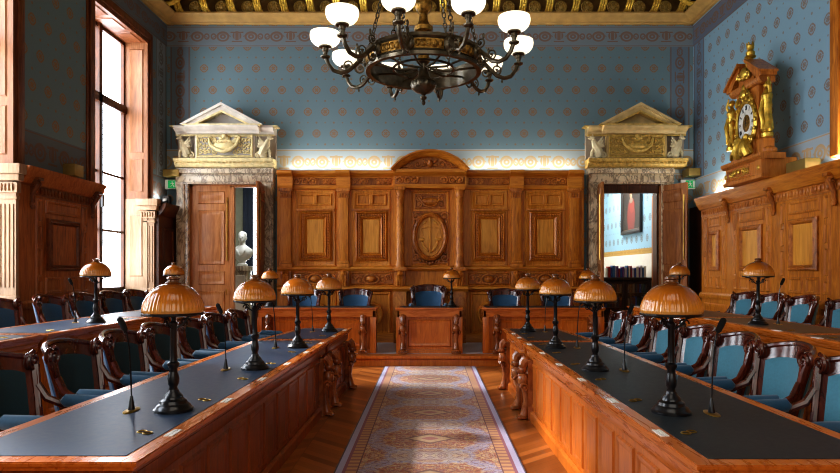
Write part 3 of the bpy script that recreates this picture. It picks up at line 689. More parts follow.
def door(i, cx, d, jm, mats, label):
    w = struct(empty(f'door_{i}', (cx, 11.8, 0)), label, 'door'); stone, gilt, ground, beast = mats
    x0, x1 = d; Yf = 11.72
    q = MB()
    for a, c, sx in ((x0-.2, x0, 1), (x1, x1+.2, -1)):
        q.box(a, Yf, 0, c, YB+.02, 3.15); q.box(a+.03, Yf-.03, .3, c-.03, Yf, 3.15, .012)
        q.box(a-.02, Yf-.05, 0, c+.02, YB, .3, .02)
        q.box(c if sx > 0 else a-.02, Yf+.02, 0, c+.02 if sx > 0 else a, YB+.3, 3.15)
    q.box(x0-.2, Yf, 3.15, x1+.2, YB+.02, 3.47); q.box(x0-.2, Yf-.03, 3.18, x1+.2, Yf, 3.30, .012); q.box(x0-.2, Yf-.06, 3.34, x1+.2, Yf, 3.42, .015)
    q.build('surround', 'marble' if i == 1 else 'marble_lightened', w)
    q = MB(); q.run([(0, 3.45), (.05, 3.46), (.08, 3.5), (.08, 3.53), (.13, 3.56), (.14, 3.61), (0, 3.61)], (cx-.93, Yf, 0), (cx+.93, Yf, 0), NB); q.box(cx-.93, Yf, 3.45, cx+.93, YB, 3.61)
    for k in range(26): q.ell((cx-.90+k*1.8/25, Yf-.09, 3.545), (.025, .03, .025), 6)
    q.build('gilt_sill', gilt, w)
    q = MB(); q.box(cx-.57, Yf-.02, 3.61, cx+.57, YB, 4.09); q.build('frieze_block', stone, w)
    q = MB(); q.box(cx-.93, Yf+.08, 3.61, cx+.93, YB, 4.09); q.build('frieze_backing', 'backing', w)
    q = MB(); q.panel((0, Yf-.02, 0), X3, Z3, NB, cx-.53, 3.64, cx+.53, 4.07, [(0, 0), (.0, .03), (.02, .035), (.045, .01)], False); q.build('relief_border', gilt, w)
    q = MB(); q.panel((0, Yf-.02, 0), X3, Z3, NB, cx-.49, 3.68, cx+.49, 4.03, [(0, .006), (.01, .006)]); q.build('relief_ground', ground, w)
    q = MB(); O = (cx, Yf-.03, 0)
    for sx in (-1, 1):
        for k in range(4):
            for j in range(3): q.spiral(O, X3, Z3, NB, sx*(.2+.085*k), 3.74+.11*j+.02*(k % 2), .045, 1.4, k*1.3+j, 1 if (k+j) % 2 else -1, .012)
        for k in range(14): q.leaf(O, X3, Z3, NB, sx*(.17+.024*k), 3.86+.12*math.sin(k*2.1), .09, .03, k*1.1, .025)
    q.build('scroll_relief', gilt, w)
    q = MB()
    prof = [(-.27, 4.02), (-.2, 3.86), (-.1, 3.76), (0, 3.73), (.1, 3.76), (.2, 3.86), (.27, 4.02), (.2, 4.0), (.14, 3.95), (.07, 3.99), (0, 4.0), (-.07, 3.99), (-.14, 3.95), (-.2, 4.0)]
    q.prism([(cx+a, Yf-.03, z) for a, z in prof], (0, -.03, 0))
    q.ell((cx, Yf-.07, 3.85), (.23, .07, .085), 14); q.tube([(cx-.29, Yf-.08, 4.0), (cx-.24, Yf-.1, 3.86), (cx-.12, Yf-.11, 3.77), (cx, Yf-.115, 3.745), (cx+.12, Yf-.11, 3.77), (cx+.24, Yf-.1, 3.86), (cx+.29, Yf-.08, 4.0)], [.02, .035, .04, .042, .04, .035, .02], 8); q.ell((cx, Yf-.07, 4.03), (.05, .04, .05), 8); q.ell((cx-.06, Yf-.06, 4.0), (.05, .03, .03), 8); q.ell((cx+.06, Yf-.06, 4.0), (.05, .03, .03), 8)
    for sx in (-1, 1):
        q.spiral((cx, Yf-.05, 0), X3, Z3, NB, sx*.25, 4.0, .04, 1.3, 0, sx, .014)
        for k in range(3): q.tube([(cx+sx*.05*(k+1), Yf-.1, 3.93), (cx+sx*.035*(k+1), Yf-.11, 3.84), (cx+sx*.03*(k+.4), Yf-.09, 3.76)], .012, 5)
    q.build('shell_cartouche', gilt, w)
    for sx in (-1, 1):
        q = MB(); griffin(q, cx+sx*.75, 3.612, sx, Yf+.03); q.build('griffin', beast, w)
    q = MB(); pr = [(0, 4.07), (.04, 4.08), (.06, 4.12), (.12, 4.14), (.16, 4.18), (.16, 4.22), (0, 4.22)]
    q.run(pr, (cx-.93, Yf+.02, 0), (cx+.93, Yf+.02, 0), NB); q.run([(a+.1, z) for a, z in pr], (cx-.68, Yf, 0), (cx+.68, Yf, 0), NB); q.box(cx-.93, Yf, 4.07, cx+.93, YB, 4.22)
    q.build('entablature', stone, w)
    q = MB(); q.box(cx-1.01, Yf-.12, 4.204, cx+1.01, Yf+.1, 4.226); q.box(cx-.93, Yf-.03, 4.05, cx+.93, Yf+.03, 4.075); q.box(cx-.72, Yf-.262, 4.204, cx+.72, Yf, 4.226); q.build('gilt_line', gilt, w)
    q = MB(); z0, z1, hw = 4.22, 4.60, .73
    for sx in (-1, 1):
        L = [(sx*hw, z0), (0, z1), (0, z1-.14), (sx*(hw-.25), z0)]; q.prism([(cx+a, Yf-.22, z) for a, z in L], (0, .4, 0))
        L = [(sx*(hw+.03), z0+.0), (0, z1+.02), (0, z1-.035), (sx*(hw-.06), z0)]; q.prism([(cx+a, Yf-.27, z) for a, z in L], (0, .4, 0))
    q.build('pediment', stone, w)
    q = MB()
    for sx in (-1, 1): L = [(sx*(hw-.2), z0+.005), (0, z1-.115), (0, z1-.15), (sx*(hw-.27), z0+.005)]; q.prism([(cx+a, Yf-.235, z) for a, z in L], (0, .1, 0))
    q.build('gilt_rake', gilt, w)
    q = MB(); q.prism([(cx-hw+.2, Yf-.06, z0), (cx+hw-.2, Yf-.06, z0), (cx, Yf-.06, z1-.12)], (0, .2, 0)); q.build('tympanum', ground if i == 1 else stone, w)
    return w
M['gildpale'] = plain('pale_gilt_stone', srgb(220, 206, 168), .5, .15, spots=.12)
M['greystone'] = plain('blue_grey_stone', srgb(168, 164, 160), .6, spots=.06)
M['ochreground'] = plain('ochre_ground', srgb(182, 150, 84), .6, .1, spots=.1)
door_l = door(1, -3.87, DL, .2, ('stone', 'gildstone', 'greystone', 'gildpale'), 'marble framed double door with pale pediment beside the exit sign, one leaf open')  # paler stone and gilt put the window daylight into this door's colour
door_r = door(2, 3.90, DR, .2, ('goldstone', 'gold2', 'ochreground', 'gildpale'), 'marble framed double door with ochre gilt pediment near the clock, both leaves open')
def leaf(w, hinge, width, ang, mat='oak', flip=1):
    """door leaf hinged at hinge; ang turns it"""
    lf = empty('leaf', Vector(hinge)-parent_loc(w), ang); lf.parent = w
    q = MB(); t = .045
    q.box(0, -t/2, .02, flip*width, t/2, 3.12, .004)
    for za, zb_ in ((2.78, 3.02), (1.62, 2.66), (1.24, 1.5), (.25, 1.12)):
        a, c = (.09, width-.09) if flip > 0 else (-width+.09, -.09)
        for N, yy in ((NB, -t/2), (Y3, t/2)): q.panel((0, yy, 0), X3, Z3, N, a, za, c, zb_, [(0, 0), (.015, .016), (.035, .012), (.05, -.004), (.08, -.002), (.1, .01)])
    o = q.build('leaf_board', mat, lf, world=False)
    k = MB(); e = flip*(width-.05)
    k.tube([(e, -.05, 1.05), (e, -.08, 1.1), (e, -.05, 1.15)], .012, 6); k.tube([(e, -.04, 1.7), (e, -.04, 2.9)], .012, 6)
    k.build('handle', 'brass', lf, world=False)
M['dooroak'] = wood('door_oak', srgb(122, 70, 32), srgb(160, 100, 50), srgb(184, 124, 70), scale=(12, 12, 1.2))
leaf(door_l, (-4.52, 11.86, 0), .70, 0, 'dooroak', 1)
leaf(door_l, (-3.16, 11.82, 0), .70, math.radians(95), 'dooroak', -1)
leaf(door_r, (3.20, 11.82, 0), .60, math.radians(-97), 'dooroak', 1)
leaf(door_r, (4.38, 11.82, 0), .60, math.radians(-58), 'dooroak', 1)
q = MB(); q.box(-4.58, 11.84, 0, -4.52, 11.92, 3.15); q.box(-4.58, 11.84, 3.1, -3.16, 11.95, 3.15); q.box(-3.82, 11.84, 0, -3.74, 11.92, 3.12); q.build('door_frame', 'dooroak', door_l)
q = MB(); q.box(3.2, 11.84, 2.99, 4.41, 11.95, 3.15); q.box(4.35, 11.9, 0, 4.41, 12.1, 3.0); q.box(3.2, 11.9, 0, 3.24, 12.1, 3.0); q.build('door_frame', 'dark_oak', door_r)

# ---- rooms beyond the doors
b = MB(); b.box(-5.6, 12.2, -.12, -2.4, 16.6, 0); struct(b.build('floor_anteroom', 'floor'), 'parquet floor of the bright anteroom', 'floor')
b = MB(); b.box(-5.6, 16.2, 0, -4.66, 16.4, 4.2); b.box(-4.1, 16.2, 0, -2.4, 16.4, 4.2); b.box(-4.66, 16.2, 0, -4.1, 16.4, .6); b.box(-4.66, 16.2, 3.8, -4.1, 16.4, 4.2); b.box(-2.6, 12.2, 0, -2.4, 16.2, 4.2); b.box(-5.6, 12.2, 0, -5.5, 16.2, 4.2)
struct(b.build('wall_anteroom', 'greywall'), 'grey green wall of the anteroom behind the bust', 'wall')
struct(MB().box(-5.6, 12.2, 4.2, -2.4, 16.4, 4.3).build('ceiling_anteroom', 'greywall'), 'plain ceiling of the anteroom', 'ceiling')
w4 = struct(empty('window_4', (-4.38, 16.2, .6)), 'bright window in the anteroom behind the bust', 'window')
MB().box(-4.66, 16.3, .6, -4.1, 16.306, 3.8).build('pane', 'glass', w4); MB().box(-4.68, 16.26, .6, -4.62, 16.34, 3.8).box(-4.14, 16.26, .6, -4.08, 16.34, 3.8).build('window_frame', 'white', w4)
q = MB()
for k in range(7): q.tube([(-4.83+k*.035, 16.1, .05), (-4.83+k*.035, 16.1, 3.9)], .026, 8)
tag(q.build('curtain', 'curtain'), 'dark curtain hanging beside the bright anteroom window', 'curtain')
PX0 = 3.55; 
zp = dict(du=.1, dv=.1, h=[(1.86, 1.98, srgb(180, 146, 76), srgb(160, 124, 60), 1.0, .2)], v=[])
M['paper_o'] = wallpaper('blue_wallpaper_office', 'y', zp, srgb(140, 180, 205), srgb(120, 128, 136), 0, 0, 0, 0)
struct(MB().box(3.0, 12.2, -.12, 5.2, 16.6, 0).build('floor_office', 'floor'), 'parquet floor of the room behind the bookcase', 'floor')
struct(MB().box(4.5, 12.2, 1.86, 4.7, 16.4, 4.4).build('wall_office', 'paper_o'), 'pale blue papered wall behind the hanging portrait', 'wall')
struct(MB().box(4.48, 12.2, 0, 4.7, 16.4, 1.86).build('baseboard_office', 'white'), 'white dado under the blue paper behind the bookcase', 'wall')
b = MB(); b.box(3.0, 16.4, 0, 4.7, 16.6, 4.4); b.box(2.9, 12.2, 0, 3.0, 16.4, 4.4)
struct(b.build('wall_office_rear', 'white'), 'white end wall of the room behind the bookcase', 'wall')
struct(MB().box(2.9, 12.2, 4.4, 4.7, 16.6, 4.5).build('ceiling_office', 'white'), 'white ceiling of the room behind the bookcase', 'ceiling')
struct(MB().box(4.43, 12.24, 0, 4.47, 12.40, 3.0, .006).build('door_3', 'dooroak'), 'inner door leaf standing open behind the bookcase doorway', 'door')
# ================================================================== FURNITURE
def inset(poly, d):
    """inset a convex polygon in plan by d"""
    n = len(poly); c = sum((Vector(p).to_2d() for p in poly), Vector((0,0)))/n; out = []
    L = []
    for i in range(n):
        a, b = Vector(poly[i]).to_2d(), Vector(poly[(i+1) % n]).to_2d(); t = (b-a).normalized(); nr = Vector((-t.y, t.x))
        if (c-a).dot(nr) < 0: nr = -nr
        L.append((a+nr*d, t))
    for i in range(n):
        (p, t), (q, u) = L[i-1], L[i]; den = t.x*u.y-t.y*u.x
        k = ((q.x-p.x)*u.y-(q.y-p.y)*u.x)/den; out.append(p+t*k)
    return out
def slab(b, poly, z0, z1): return b.prism([(p[0], p[1], z0) for p in poly], (0, 0, z1-z0))

def herm(b, o, Nf, h, w=.064):
    """carved lion-herm leg: scroll, head, breast, tapering shaft and paw; o foot centre, Nf facing, h height"""
    o, N = Vector(o), Vector(Nf).normalized(); U = Z3.cross(N)
    P = lambda f, z, u=0: o+N*(f*.72)+Z3*(z*h)+U*u
    B = (U, N, Z3)
    b.tube([P(.02, 1), P(.07, .95), P(.09, .86)], [w*.9, w*.8, w*.6], 8)
    b.ell(P(.085, .84), (w*.72, w*.7, h*.075), 10, B); b.ell(P(.14, .82), (w*.32, w*.3, h*.035), 8, B)
    for s in (-1, 1): b.ell(P(.1, .89, s*w*.5), (w*.22, w*.25, h*.03), 6, B); b.ell(P(.14, .86, s*w*.25), (w*.1, w*.1, h*.012), 6, B)
    b.ell(P(.075, .66), (w*.85, w*.95, h*.13), 10, B)
    for k in range(3): b.ell(P(.1, .74-.07*k, 0), (w*(.5-.08*k), w*.6, h*.035), 8, B)
    b.tube([P(.06, .62), P(.035, .45), P(.03, .3), P(.045, .16), P(.06, .07)], [w*.8, w*.6, w*.48, w*.62, w*.75], 10)
    for s in (-1, 1): b.spiral(o+U*(s*w*.75), N, Z3, U*s, .05, h*.55, w*.6, 1.4, 0, 1, .014)
    b.ell(P(.08, .045), (w*.85, w*1.05, h*.045), 10, B)
    for s in (-.5, 0, .5): b.ell(P(.135, .03, s*w), (w*.26, w*.4, h*.03), 6, B)

def desk(label, p0, p1, p2, p3, z0, zt, top, leather, base, herms, plates, group=None, plinth=True, ends=(True, True)):
    """p0-p1 aisle edge (near, far), p2-p3 seat edge; z0 floor, zt top"""
    P = [Vector(p) for p in (p0, p1, p2, p3)]
    cen = sum(P, Vector((0,0)))/4
    d = thing('council_desk', label, 'desk', (cen.x, cen.y, z0), 0, group)
    b = MB(); slab(b, P, zt-.022, zt-.001); slab(b, inset(P, .014), zt-.04, zt-.021); slab(b, inset(P, -.004), zt-.018, zt-.006); b.build('worktop', top, d)
    b = MB(); slab(b, inset(P, .075), zt-.004, zt+.0015); b.build('leather_inlay', leather, d)
    Q = inset(P, .07); U2 = (Q[1]-Q[0]); L = U2.length; U = Vector((U2.x/L, U2.y/L, 0)); N = U.cross(Z3)
    if (Vector((cen.x, cen.y, 0))-Vector((Q[0].x, Q[0].y, 0))).dot(N) > 0: N = -N
    o = Vector((Q[0].x, Q[0].y, 0))
    b = MB(); a = inset(P, .03)
    ua = a[1]-a[0]; oa = Vector((a[0].x, a[0].y, 0)); La = ua.length
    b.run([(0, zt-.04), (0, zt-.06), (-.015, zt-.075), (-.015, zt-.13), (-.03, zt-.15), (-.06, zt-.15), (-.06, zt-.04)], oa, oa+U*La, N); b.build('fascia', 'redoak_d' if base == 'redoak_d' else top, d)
    # end boards
    for k, on in ((0, ends[0]), (1, ends[1])):
        e0, e1 = (Q[0], Q[3]) if k == 0 else (Q[1], Q[2]); t = (e1-e0).normalized(); nn = Vector((t.y, -t.x)); 
        if (cen-e0).dot(nn) > 0: nn = -nn
        bb = MB(); pts = [e0+t*.005, e1-t*.02, e1-t*.02-nn*.03, e0+t*.005-nn*.03]; slab(bb, pts, z0, zt-.041)
        Le = (e1-e0).length
        bb.panel((e0.x, e0.y, 0), (t.x, t.y, 0), Z3, (nn.x, nn.y, 0), .08, z0+.14, Le-.08, zt-.17, [(0, 0), (.012, .012), (.03, .012), (.045, 0)])
        bb.build('end_board', base, d)
    # front board with upright panels
    b = MB(); b.prism([o-N*.03+Z3*z0+U*.035, o+Z3*z0+U*.035, o+Z3*(zt-.041)+U*.035, o-N*.03+Z3*(zt-.041)+U*.035], U*(L-.07))
    n = max(1, round(L/.36)); m0 = .12; w = (L-2*m0)/n
    for i in range(n):
        u = m0+i*w; b.panel(o, U, Z3, N, u+.025, z0+.13, u+w-.025, zt-.19, [(0, 0), (.01, .012), (.025, .012), (.04, -.0), (.05, .002)])
    b.run([(0, z0), (.03, z0), (.03, z0+.08), (.01, z0+.1), (0, z0+.1)], o+U*.036, o+U*(L-.036), N); b.build('front_board', base, d)
    for f in herms:
        q = MB(); c = o+U*(L*f); q.prism([c-U*.06+N*.0+Z3*(z0), c+U*.06+Z3*z0, c+U*.06+N*.05+Z3*z0, c-U*.06+N*.05+Z3*z0], (0, 0, zt-.16-z0)); 
        herm(q, c+N*.035+Z3*z0, N, zt-.16-z0); q.build('carved_leg', 'carvedesk', d)
    for y in plates:
        t = (y-P[0].y)/(P[1].y-P[0].y); e = P[0].lerp(P[1], t); inw = Vector((-N.x, -N.y))
        q = MB(); c = e+inw*.037; u2 = Vector((U.x, U.y)).normalized()
        for s in (-1, 1):
            c2 = c+inw*(s*.011); slab(q, [c2+u2*.055+inw*.008, c2-u2*.055+inw*.008, c2-u2*.055-inw*.008, c2+u2*.055-inw*.008], zt-.002, zt+.003)
        q.box(c.x-.004, c.y-.01, zt-.002, c.x+.004, c.y+.01, zt+.001); q.build('number_plate', 'white', d)
        q = MB(); c = e+inw*.165
        for s in (-1, 1):
            cc = c+u2*(s*.012)+inw*s*.018; q.tube([(cc.x+.02*math.cos(2*PI*k/14), cc.y+.02*math.sin(2*PI*k/14), zt+.003) for k in range(14)], .004, 5, True)
        q.build('brass_ring', 'brass', d)
    return d
M['carvedesk'] = wood('carved_desk_oak', srgb(96, 46, 18), srgb(140, 76, 34), srgb(176, 106, 58), scale=(8, 8, 4), rough=.24, coat=.6)
ZD = .76
SL, SR = [2.80, 3.51, 4.2, 4.9, 5.6, 6.3], [2.80, 3.5, 4.18, 4.87, 5.55, 6.2]
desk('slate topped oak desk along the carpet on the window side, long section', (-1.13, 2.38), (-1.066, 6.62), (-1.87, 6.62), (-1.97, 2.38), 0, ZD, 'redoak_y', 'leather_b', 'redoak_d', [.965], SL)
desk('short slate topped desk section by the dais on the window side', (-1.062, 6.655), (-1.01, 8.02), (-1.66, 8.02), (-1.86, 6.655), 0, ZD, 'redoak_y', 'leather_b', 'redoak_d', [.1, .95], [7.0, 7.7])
desk('slate topped oak desk along the carpet on the clock side, long section', (1.01, 2.34), (.957, 6.46), (1.78, 6.46), (1.86, 2.34), 0, ZD, 'redoak_y', 'leather', 'redoak', [.965], SR)
desk('short slate topped desk section by the dais on the clock side', (.955, 6.495), (.936, 7.97), (1.64, 7.97), (1.775, 6.495), 0, ZD, 'redoak_y', 'leather', 'redoak', [.1, .95], [6.85, 7.28])
ZO = .96
seg = [(3.3, 5.23), (5.26, 7.18), (7.21, 9.6)]
nm = ['section closest to the camera', 'middle section under a lamp', 'section ending near the back doors']
for k, (a, c) in enumerate(seg):
    pl = [a+.3, a+1.65] if k < 2 else [a+.5, a+1.3, a+2.0]
    desk('raised outer desk by the windows, '+nm[k], (-3.24, a), (-3.24, c), (-4.02, c), (-4.04, a), .2, ZO, 'redoak_y', 'leather_b', 'redoak', [], pl)
    desk('raised outer desk by the clock wall, '+nm[k], (3.08, a), (3.05, c), (3.78, c), (3.84, a), .2, ZO, 'redoak_y', 'leather_w', 'redoak', [.035, .965], pl)

# ---- dais desks
def dais_desk(label, x0, x1, legs, panels):
    d = thing('dais_desk', label, 'desk', ((x0+x1)/2, 10.25, .168)); z0, zt = .168, .908; y0, y1 = 9.95, 10.55
    b = MB(); b.box(x0, y0, zt-.03, x1, y1, zt-.001, .006); b.box(x0+.015, y0+.015, zt-.05, x1-.015, y1-.01, zt-.028); b.build('worktop', 'redoak_h', d)
    MB().box(x0+.06, y0+.06, zt-.004, x1-.06, y1-.05, zt+.0015).build('leather_inlay', 'leather', d)
    b = MB(); b.box(x0+.03, y0+.03, zt-.15, x1-.03, y0+.06, zt-.049); b.box(x0+.03, y0+.03, zt-.15, x0+.06, y1-.03, zt-.049); b.box(x1-.06, y0+.03, zt-.15, x1-.03, y1-.03, zt-.049); b.build('fascia', 'redoak_h', d)
    b = MB(); b.box(x0+.06, y0+.1, z0+.001, x1-.06, y0+.13, zt-.15); n = panels; w = (x1-x0-.36)/n
    for i in range(n): b.panel((0, y0+.1, 0), X3, Z3, NB, x0+.18+i*w+.02, z0+.1, x0+.18+(i+1)*w-.02, zt-.2, [(0, 0), (.012, .018), (.03, .018), (.05, 0), (.06, .004)])
    b.box(x0+.04, y0+.06, z0+.001, x1-.04, y0+.13, z0+.06); b.build('front_board', 'redoak', d)
    for x in legs:
        q = MB(); q.box(x-.06, y0+.04, z0+.06, x+.06, y0+.1, zt-.15); herm(q, (x, y0+.06, z0+.03), (0, -1, 0), zt-.18-z0, .066); q.box(x-.075, y0-.03, z0+.001, x+.075, y0+.1, z0+.04, .006); q.build('carved_leg', 'carvedesk', d)
    for x in (x0+.06, x1-.06): MB().box(x-.05, y0+.035, z0+.001, x+.05, y0+.11, zt-.15, .006).box(x-.02, y0+.1, z0+.001, x+.02, y1-.04, zt-.05).build('side_board', 'redoak', d)
    return d
M['redoak_h'] = wood('reddish_desk_oak_across', srgb(162, 80, 22), srgb(192, 102, 32), srgb(210, 122, 44), scale=(1.6, 14, 14), coat=.5, rough=.28)
dais_desk("president's oak desk at the centre of the dais", -.555, .535, [-.44, .42], 1)
dais_desk('long oak dais desk on the window side', -2.82, -.86, [-1.08, -2.6], 3)
dais_desk('long oak dais desk on the clock side', .84, 2.82, [1.08, 2.6], 3)

# ---- tub armchairs; a chair faces -Y in its own frame
def back_pt(sx, t, off=0.0):
    """sx -1..1 across, t 0..1 up -> point on the curved back"""
    w = .235+.075*min(1, t*1.15)
    z = .44+.56*t+(.0 if t < .8 else (t-.8)/.2*(-.05*sx*sx))
    y = .20+.10*t-.13*abs(sx)**2.4
    return Vector((sx*w, y+off, z))
def sheet(b, f, ns, nt, thick):
    """closed shell from a surface f(i/ns, j/nt) returning (front, back)"""
    vs, fs = [], []
    for side in (0, 1):
        for j in range(nt+1):
            for i in range(ns+1): vs.append(f(i/ns, j/nt)[side])
    m = (ns+1)*(nt+1); I = lambda s, i, j: s*m+j*(ns+1)+i
    for j in range(nt):
        for i in range(ns):
            fs.append((I(0,i,j), I(0,i+1,j), I(0,i+1,j+1), I(0,i,j+1))); fs.append((I(1,i,j), I(1,i,j+1), I(1,i+1,j+1), I(1,i+1,j)))
    for i in range(ns): fs.append((I(0,i,0), I(1,i,0), I(1,i+1,0), I(0,i+1,0))); fs.append((I(0,i,nt), I(0,i+1,nt), I(1,i+1,nt), I(1,i,nt)))
    for j in range(nt): fs.append((I(0,0,j), I(0,0,j+1), I(1,0,j+1), I(1,0,j))); fs.append((I(0,ns,j), I(1,ns,j), I(1,ns,j+1), I(0,ns,j+1)))
    return b.add(vs, fs)
def make_chair(name, label, group, cloth, pad_cloth):
    t = thing(name, label, 'chair', (0,0,0), 0, group)
    b = MB()
    sheet(b, lambda u, v: (back_pt(u*2-1, v, 0), back_pt(u*2-1, v, .035)), 18, 12, 0)
    b.tube([back_pt(-1+2*i/16, 1.0, .015)+Vector((0, 0, .0)) for i in range(17)], .022, 8)
    for s in (-1, 1):
        b.tube([back_pt(s, 1-.1*i, .01) for i in range(11)], [.022, .026, .03, .03, .026, .024, .024, .026, .028, .028, .024], 8)
    b.build('back_frame', 'mahog', t, world=False)
    b = MB()
    def pad(u, v):
        s = (u*2-1)*.83; top = .83-.07*abs(u*2-1)**4; tt = .04+v*(top-.04)
        bul = .028*(max(0, 1-abs(u*2-1)**4))*(max(0, 1-abs(v*2-1)**4))
        return back_pt(s, tt, -.006-bul), back_pt(s, tt, .01)
    sheet(b, pad, 14, 12, 0); b.build('back_pad', pad_cloth, t, world=False)
    b = MB()
    def cov(u, v):
        s = (u*2-1)*.93; tt = .02+v*.84; return back_pt(s, tt, .028), back_pt(s, tt, .046)
    sheet(b, cov, 14, 10, 0); b.build('rear_cover', cloth, t, world=False)
    for s in (-1, 1):
        b = MB(); c = back_pt(s*.93, .93, -.02)
        b.spiral(c, X3*s, Z3, NB, 0, 0, .058, 1.8, PI*.5, 1, .014); b.ell(c+Vector((0, .02, 0)), (.06, .022, .06), 10)
        b.tube([back_pt(s*.98, .86-.08*k, -.012) for k in range(7)], [.022, .018, .014, .013, .012, .012, .01], 6)
        b.build('scroll', 'mahog', t, world=False)
        b = MB(); b.tube([back_pt(s, .62, .0), (s*.30, .08, .70), (s*.315, -.02, .655), (s*.31, -.14, .635), (s*.305, -.28, .63)], [.026, .026, .024, .024, .022], 8)
        b.tube([(s*.305, -.24, .63), (s*.31, -.25, .58), (s*.285, -.2, .52), (s*.27, -.23, .45)], [.024, .026, .022, .026], 8); b.build('arm', 'mahog', t, world=False)
        b = MB(); b.tube([(s*.31, .0, .672), (s*.315, -.03, .682), (s*.31, -.16, .674), (s*.305, -.28, .67), (s*.305, -.315, .668)], [.012, .042, .046, .044, .014], 10); b.build('arm_pad', 'velvet_a', t, world=False)
    b = MB()
    pts = [(-.26, -.28), (.26, -.28), (.23, .2), (-.23, .2)]; b.prism([(x, y, .36) for x, y in pts], (0, 0, .08)); b.build('seat_rail', 'mahog', t, world=False)
    b = MB()
    def seat(u, v):
        x = (u*2-1)*(.25-.03*v); y = -.275+.46*v; h = .035*(max(0, 1-abs(u*2-1)**5))*(max(0, 1-abs(v*2-1)**5)); return Vector((x, y, .455+h)), Vector((x, y, .438))
    sheet(b, seat, 10, 10, 0); b.build('seat', cloth, t, world=False)
    for (x, y, k) in ((-.24, -.25, -.02), (.24, -.25, -.02), (-.2, .17, .06), (.2, .17, .06)):
        b = MB(); b.tube([(x, y, .37), (x, y+k*.2, .24), (x, y+k*.6, .1), (x, y+k, .015), (x, y+k, .001)], [.028, .026, .02, .017, .02], 8); b.build('leg', 'mahog', t, world=False)
    for o in t.children:
        for v in o.data.vertices: v.co.x *= .9
    return t
grp = None
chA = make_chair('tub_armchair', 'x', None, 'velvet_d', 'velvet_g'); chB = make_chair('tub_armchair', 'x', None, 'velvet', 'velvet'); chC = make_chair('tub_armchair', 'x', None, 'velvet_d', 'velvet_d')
used = {}
def put_chair(proto, x, y, z, rz, label, scale=None):
    if proto.name not in used:
        used[proto.name] = 1; proto.location = (x, y, z); proto.rotation_euler = (0, 0, rz); proto['label'] = label
        if scale: proto.scale = (scale,)*3
        return proto
    return dup(proto, (x, y, z), rz, label, None, scale)
# window-side inner row faces the clock side (+X): local -Y -> +X is a +90 degree turn
inner_l = [3.6, 4.33, 5.05, 5.75, 6.45, 7.13, 7.82]
for i, y in enumerate(inner_l):
    put_chair(chA, -2.31+(.0 if y < 6.5 else .06*(y-6.4)), y, 0, PI/2-.02*(i % 3), f'mahogany tub armchair, {ORD[i]} along the window-side inner desk from the camera end')
inner_r = [3.46, 4.14, 4.82, 5.5, 6.2, 6.9, 7.58]
for i, y in enumerate(inner_r):
    put_chair(chB, 2.18-(.0 if y < 6.4 else .04*(y-6.4)), y, 0, -PI/2+.02*(i % 3), f'teal padded mahogany armchair, {ORD[i]} along the clock-side inner desk from the camera end')
outer_l = [(6.5, .1), (7.42, .0), (8.14, .08), (8.86, .1), (9.58, .12)]
for i, (y, r) in enumerate(outer_l):
    put_chair(chC, -4.36, y, .2, PI/2-r, f'dark blue padded armchair against the window wall, {ORD[i]} from the camera')
outer_r = [(6.5, .05), (7.32, -.05), (7.97, .0), (8.62, .05)]
for i, (y, r) in enumerate(outer_r):
    put_chair(chB, 4.2, y, .2, -PI/2+r, f'teal armchair against the panelling under the clock, {ORD[i]} from the camera')
put_chair(chC, -.03, 10.93, .168, 0, 'large blue padded armchair behind the central desk of the president', 1.07)
for x, l in ((-2.24, 'blue armchair behind the window-side dais desk, beside the open door'), (-1.33, 'blue armchair behind the window-side dais desk, next to the central desk'),
             (1.33, 'blue armchair behind the clock-side dais desk, next to the central desk'), (2.26, 'blue armchair behind the clock-side dais desk, at the bookcase end')):
    put_chair(chC, x, 10.89, .168, 0, l)

# ---- desk lamps with ribbed amber shades
def make_lamp():
    t = thing('desk_lamp', 'x', 'lamp')
    b = MB(); b.lathe([(.1, .0), (.1, .012), (.088, .022), (.085, .03), (.07, .04), (.066, .055), (.05, .065), (.046, .08), (.03, .095), (.026, .11)], n=24); b.build('base', 'black', t, False)
    b = MB(); b.lathe([(.024, .105), (.02, .125), (.028, .14), (.03, .17), (.022, .2), (.02, .22), (.03, .235), (.03, .25), (.02, .258), (.0175, .28), (.0165, .44), (.022, .448), (.022, .46), (.012, .47), (.012, .6)], n=16); b.build('stem', 'black', t, False)
    b = MB()
    for k in range(3):
        a = 2*PI*k/3+.5; ca, sa = math.cos(a), math.sin(a)
        b.tube([(.012*ca, .012*sa, .43), (.05*ca, .05*sa, .455), (.075*ca, .075*sa, .49), (.143*ca, .143*sa, .506)], .006, 6); b.spiral((.03*ca, .03*sa, .45), Vector((ca, sa, 0)), Z3, Vector((-sa, ca, 0)), .03, .01, .022, 1.2, 0, 1, .005)
    b.tube([(.15*math.cos(2*PI*k/32), .15*math.sin(2*PI*k/32), .507) for k in range(32)], .0075, 6, True); b.build('shade_holder', 'black', t, False)
    b = MB(); pr = [(.150, .512), (.154, .518), (.1535, .53), (.15, .55), (.1435, .572), (.132, .597), (.116, .62), (.095, .64), (.07, .654), (.046, .662), (.034, .665)]
    fl = lambda a, z: 1+(.013*math.cos(45*a)*max(0, min(1, (.625-z)/.05)) if .525 < z < .625 else 0)
    b.lathe(pr, n=180, flute=fl, caps=False); b.build('shade', 'shade', t, False, smooth=60)
    b = MB(); b.lathe([(.036, .661), (.04, .668), (.028, .676), (.026, .684), (.036, .69), (.034, .697), (.012, .704), (.001, .706)], n=20); b.build('finial', 'lampcap', t, False)
    b = MB(); b.lathe([(.014, .545), (.022, .56), (.03, .59), (.026, .62), (.01, .635), (.001, .637)], n=12); b.build('bulb', 'white', t, False)
    return t
M['lampcap'] = plain('amber_cap', srgb(120, 72, 34), .25, .2, .5)
lamp = make_lamp(); lu = []
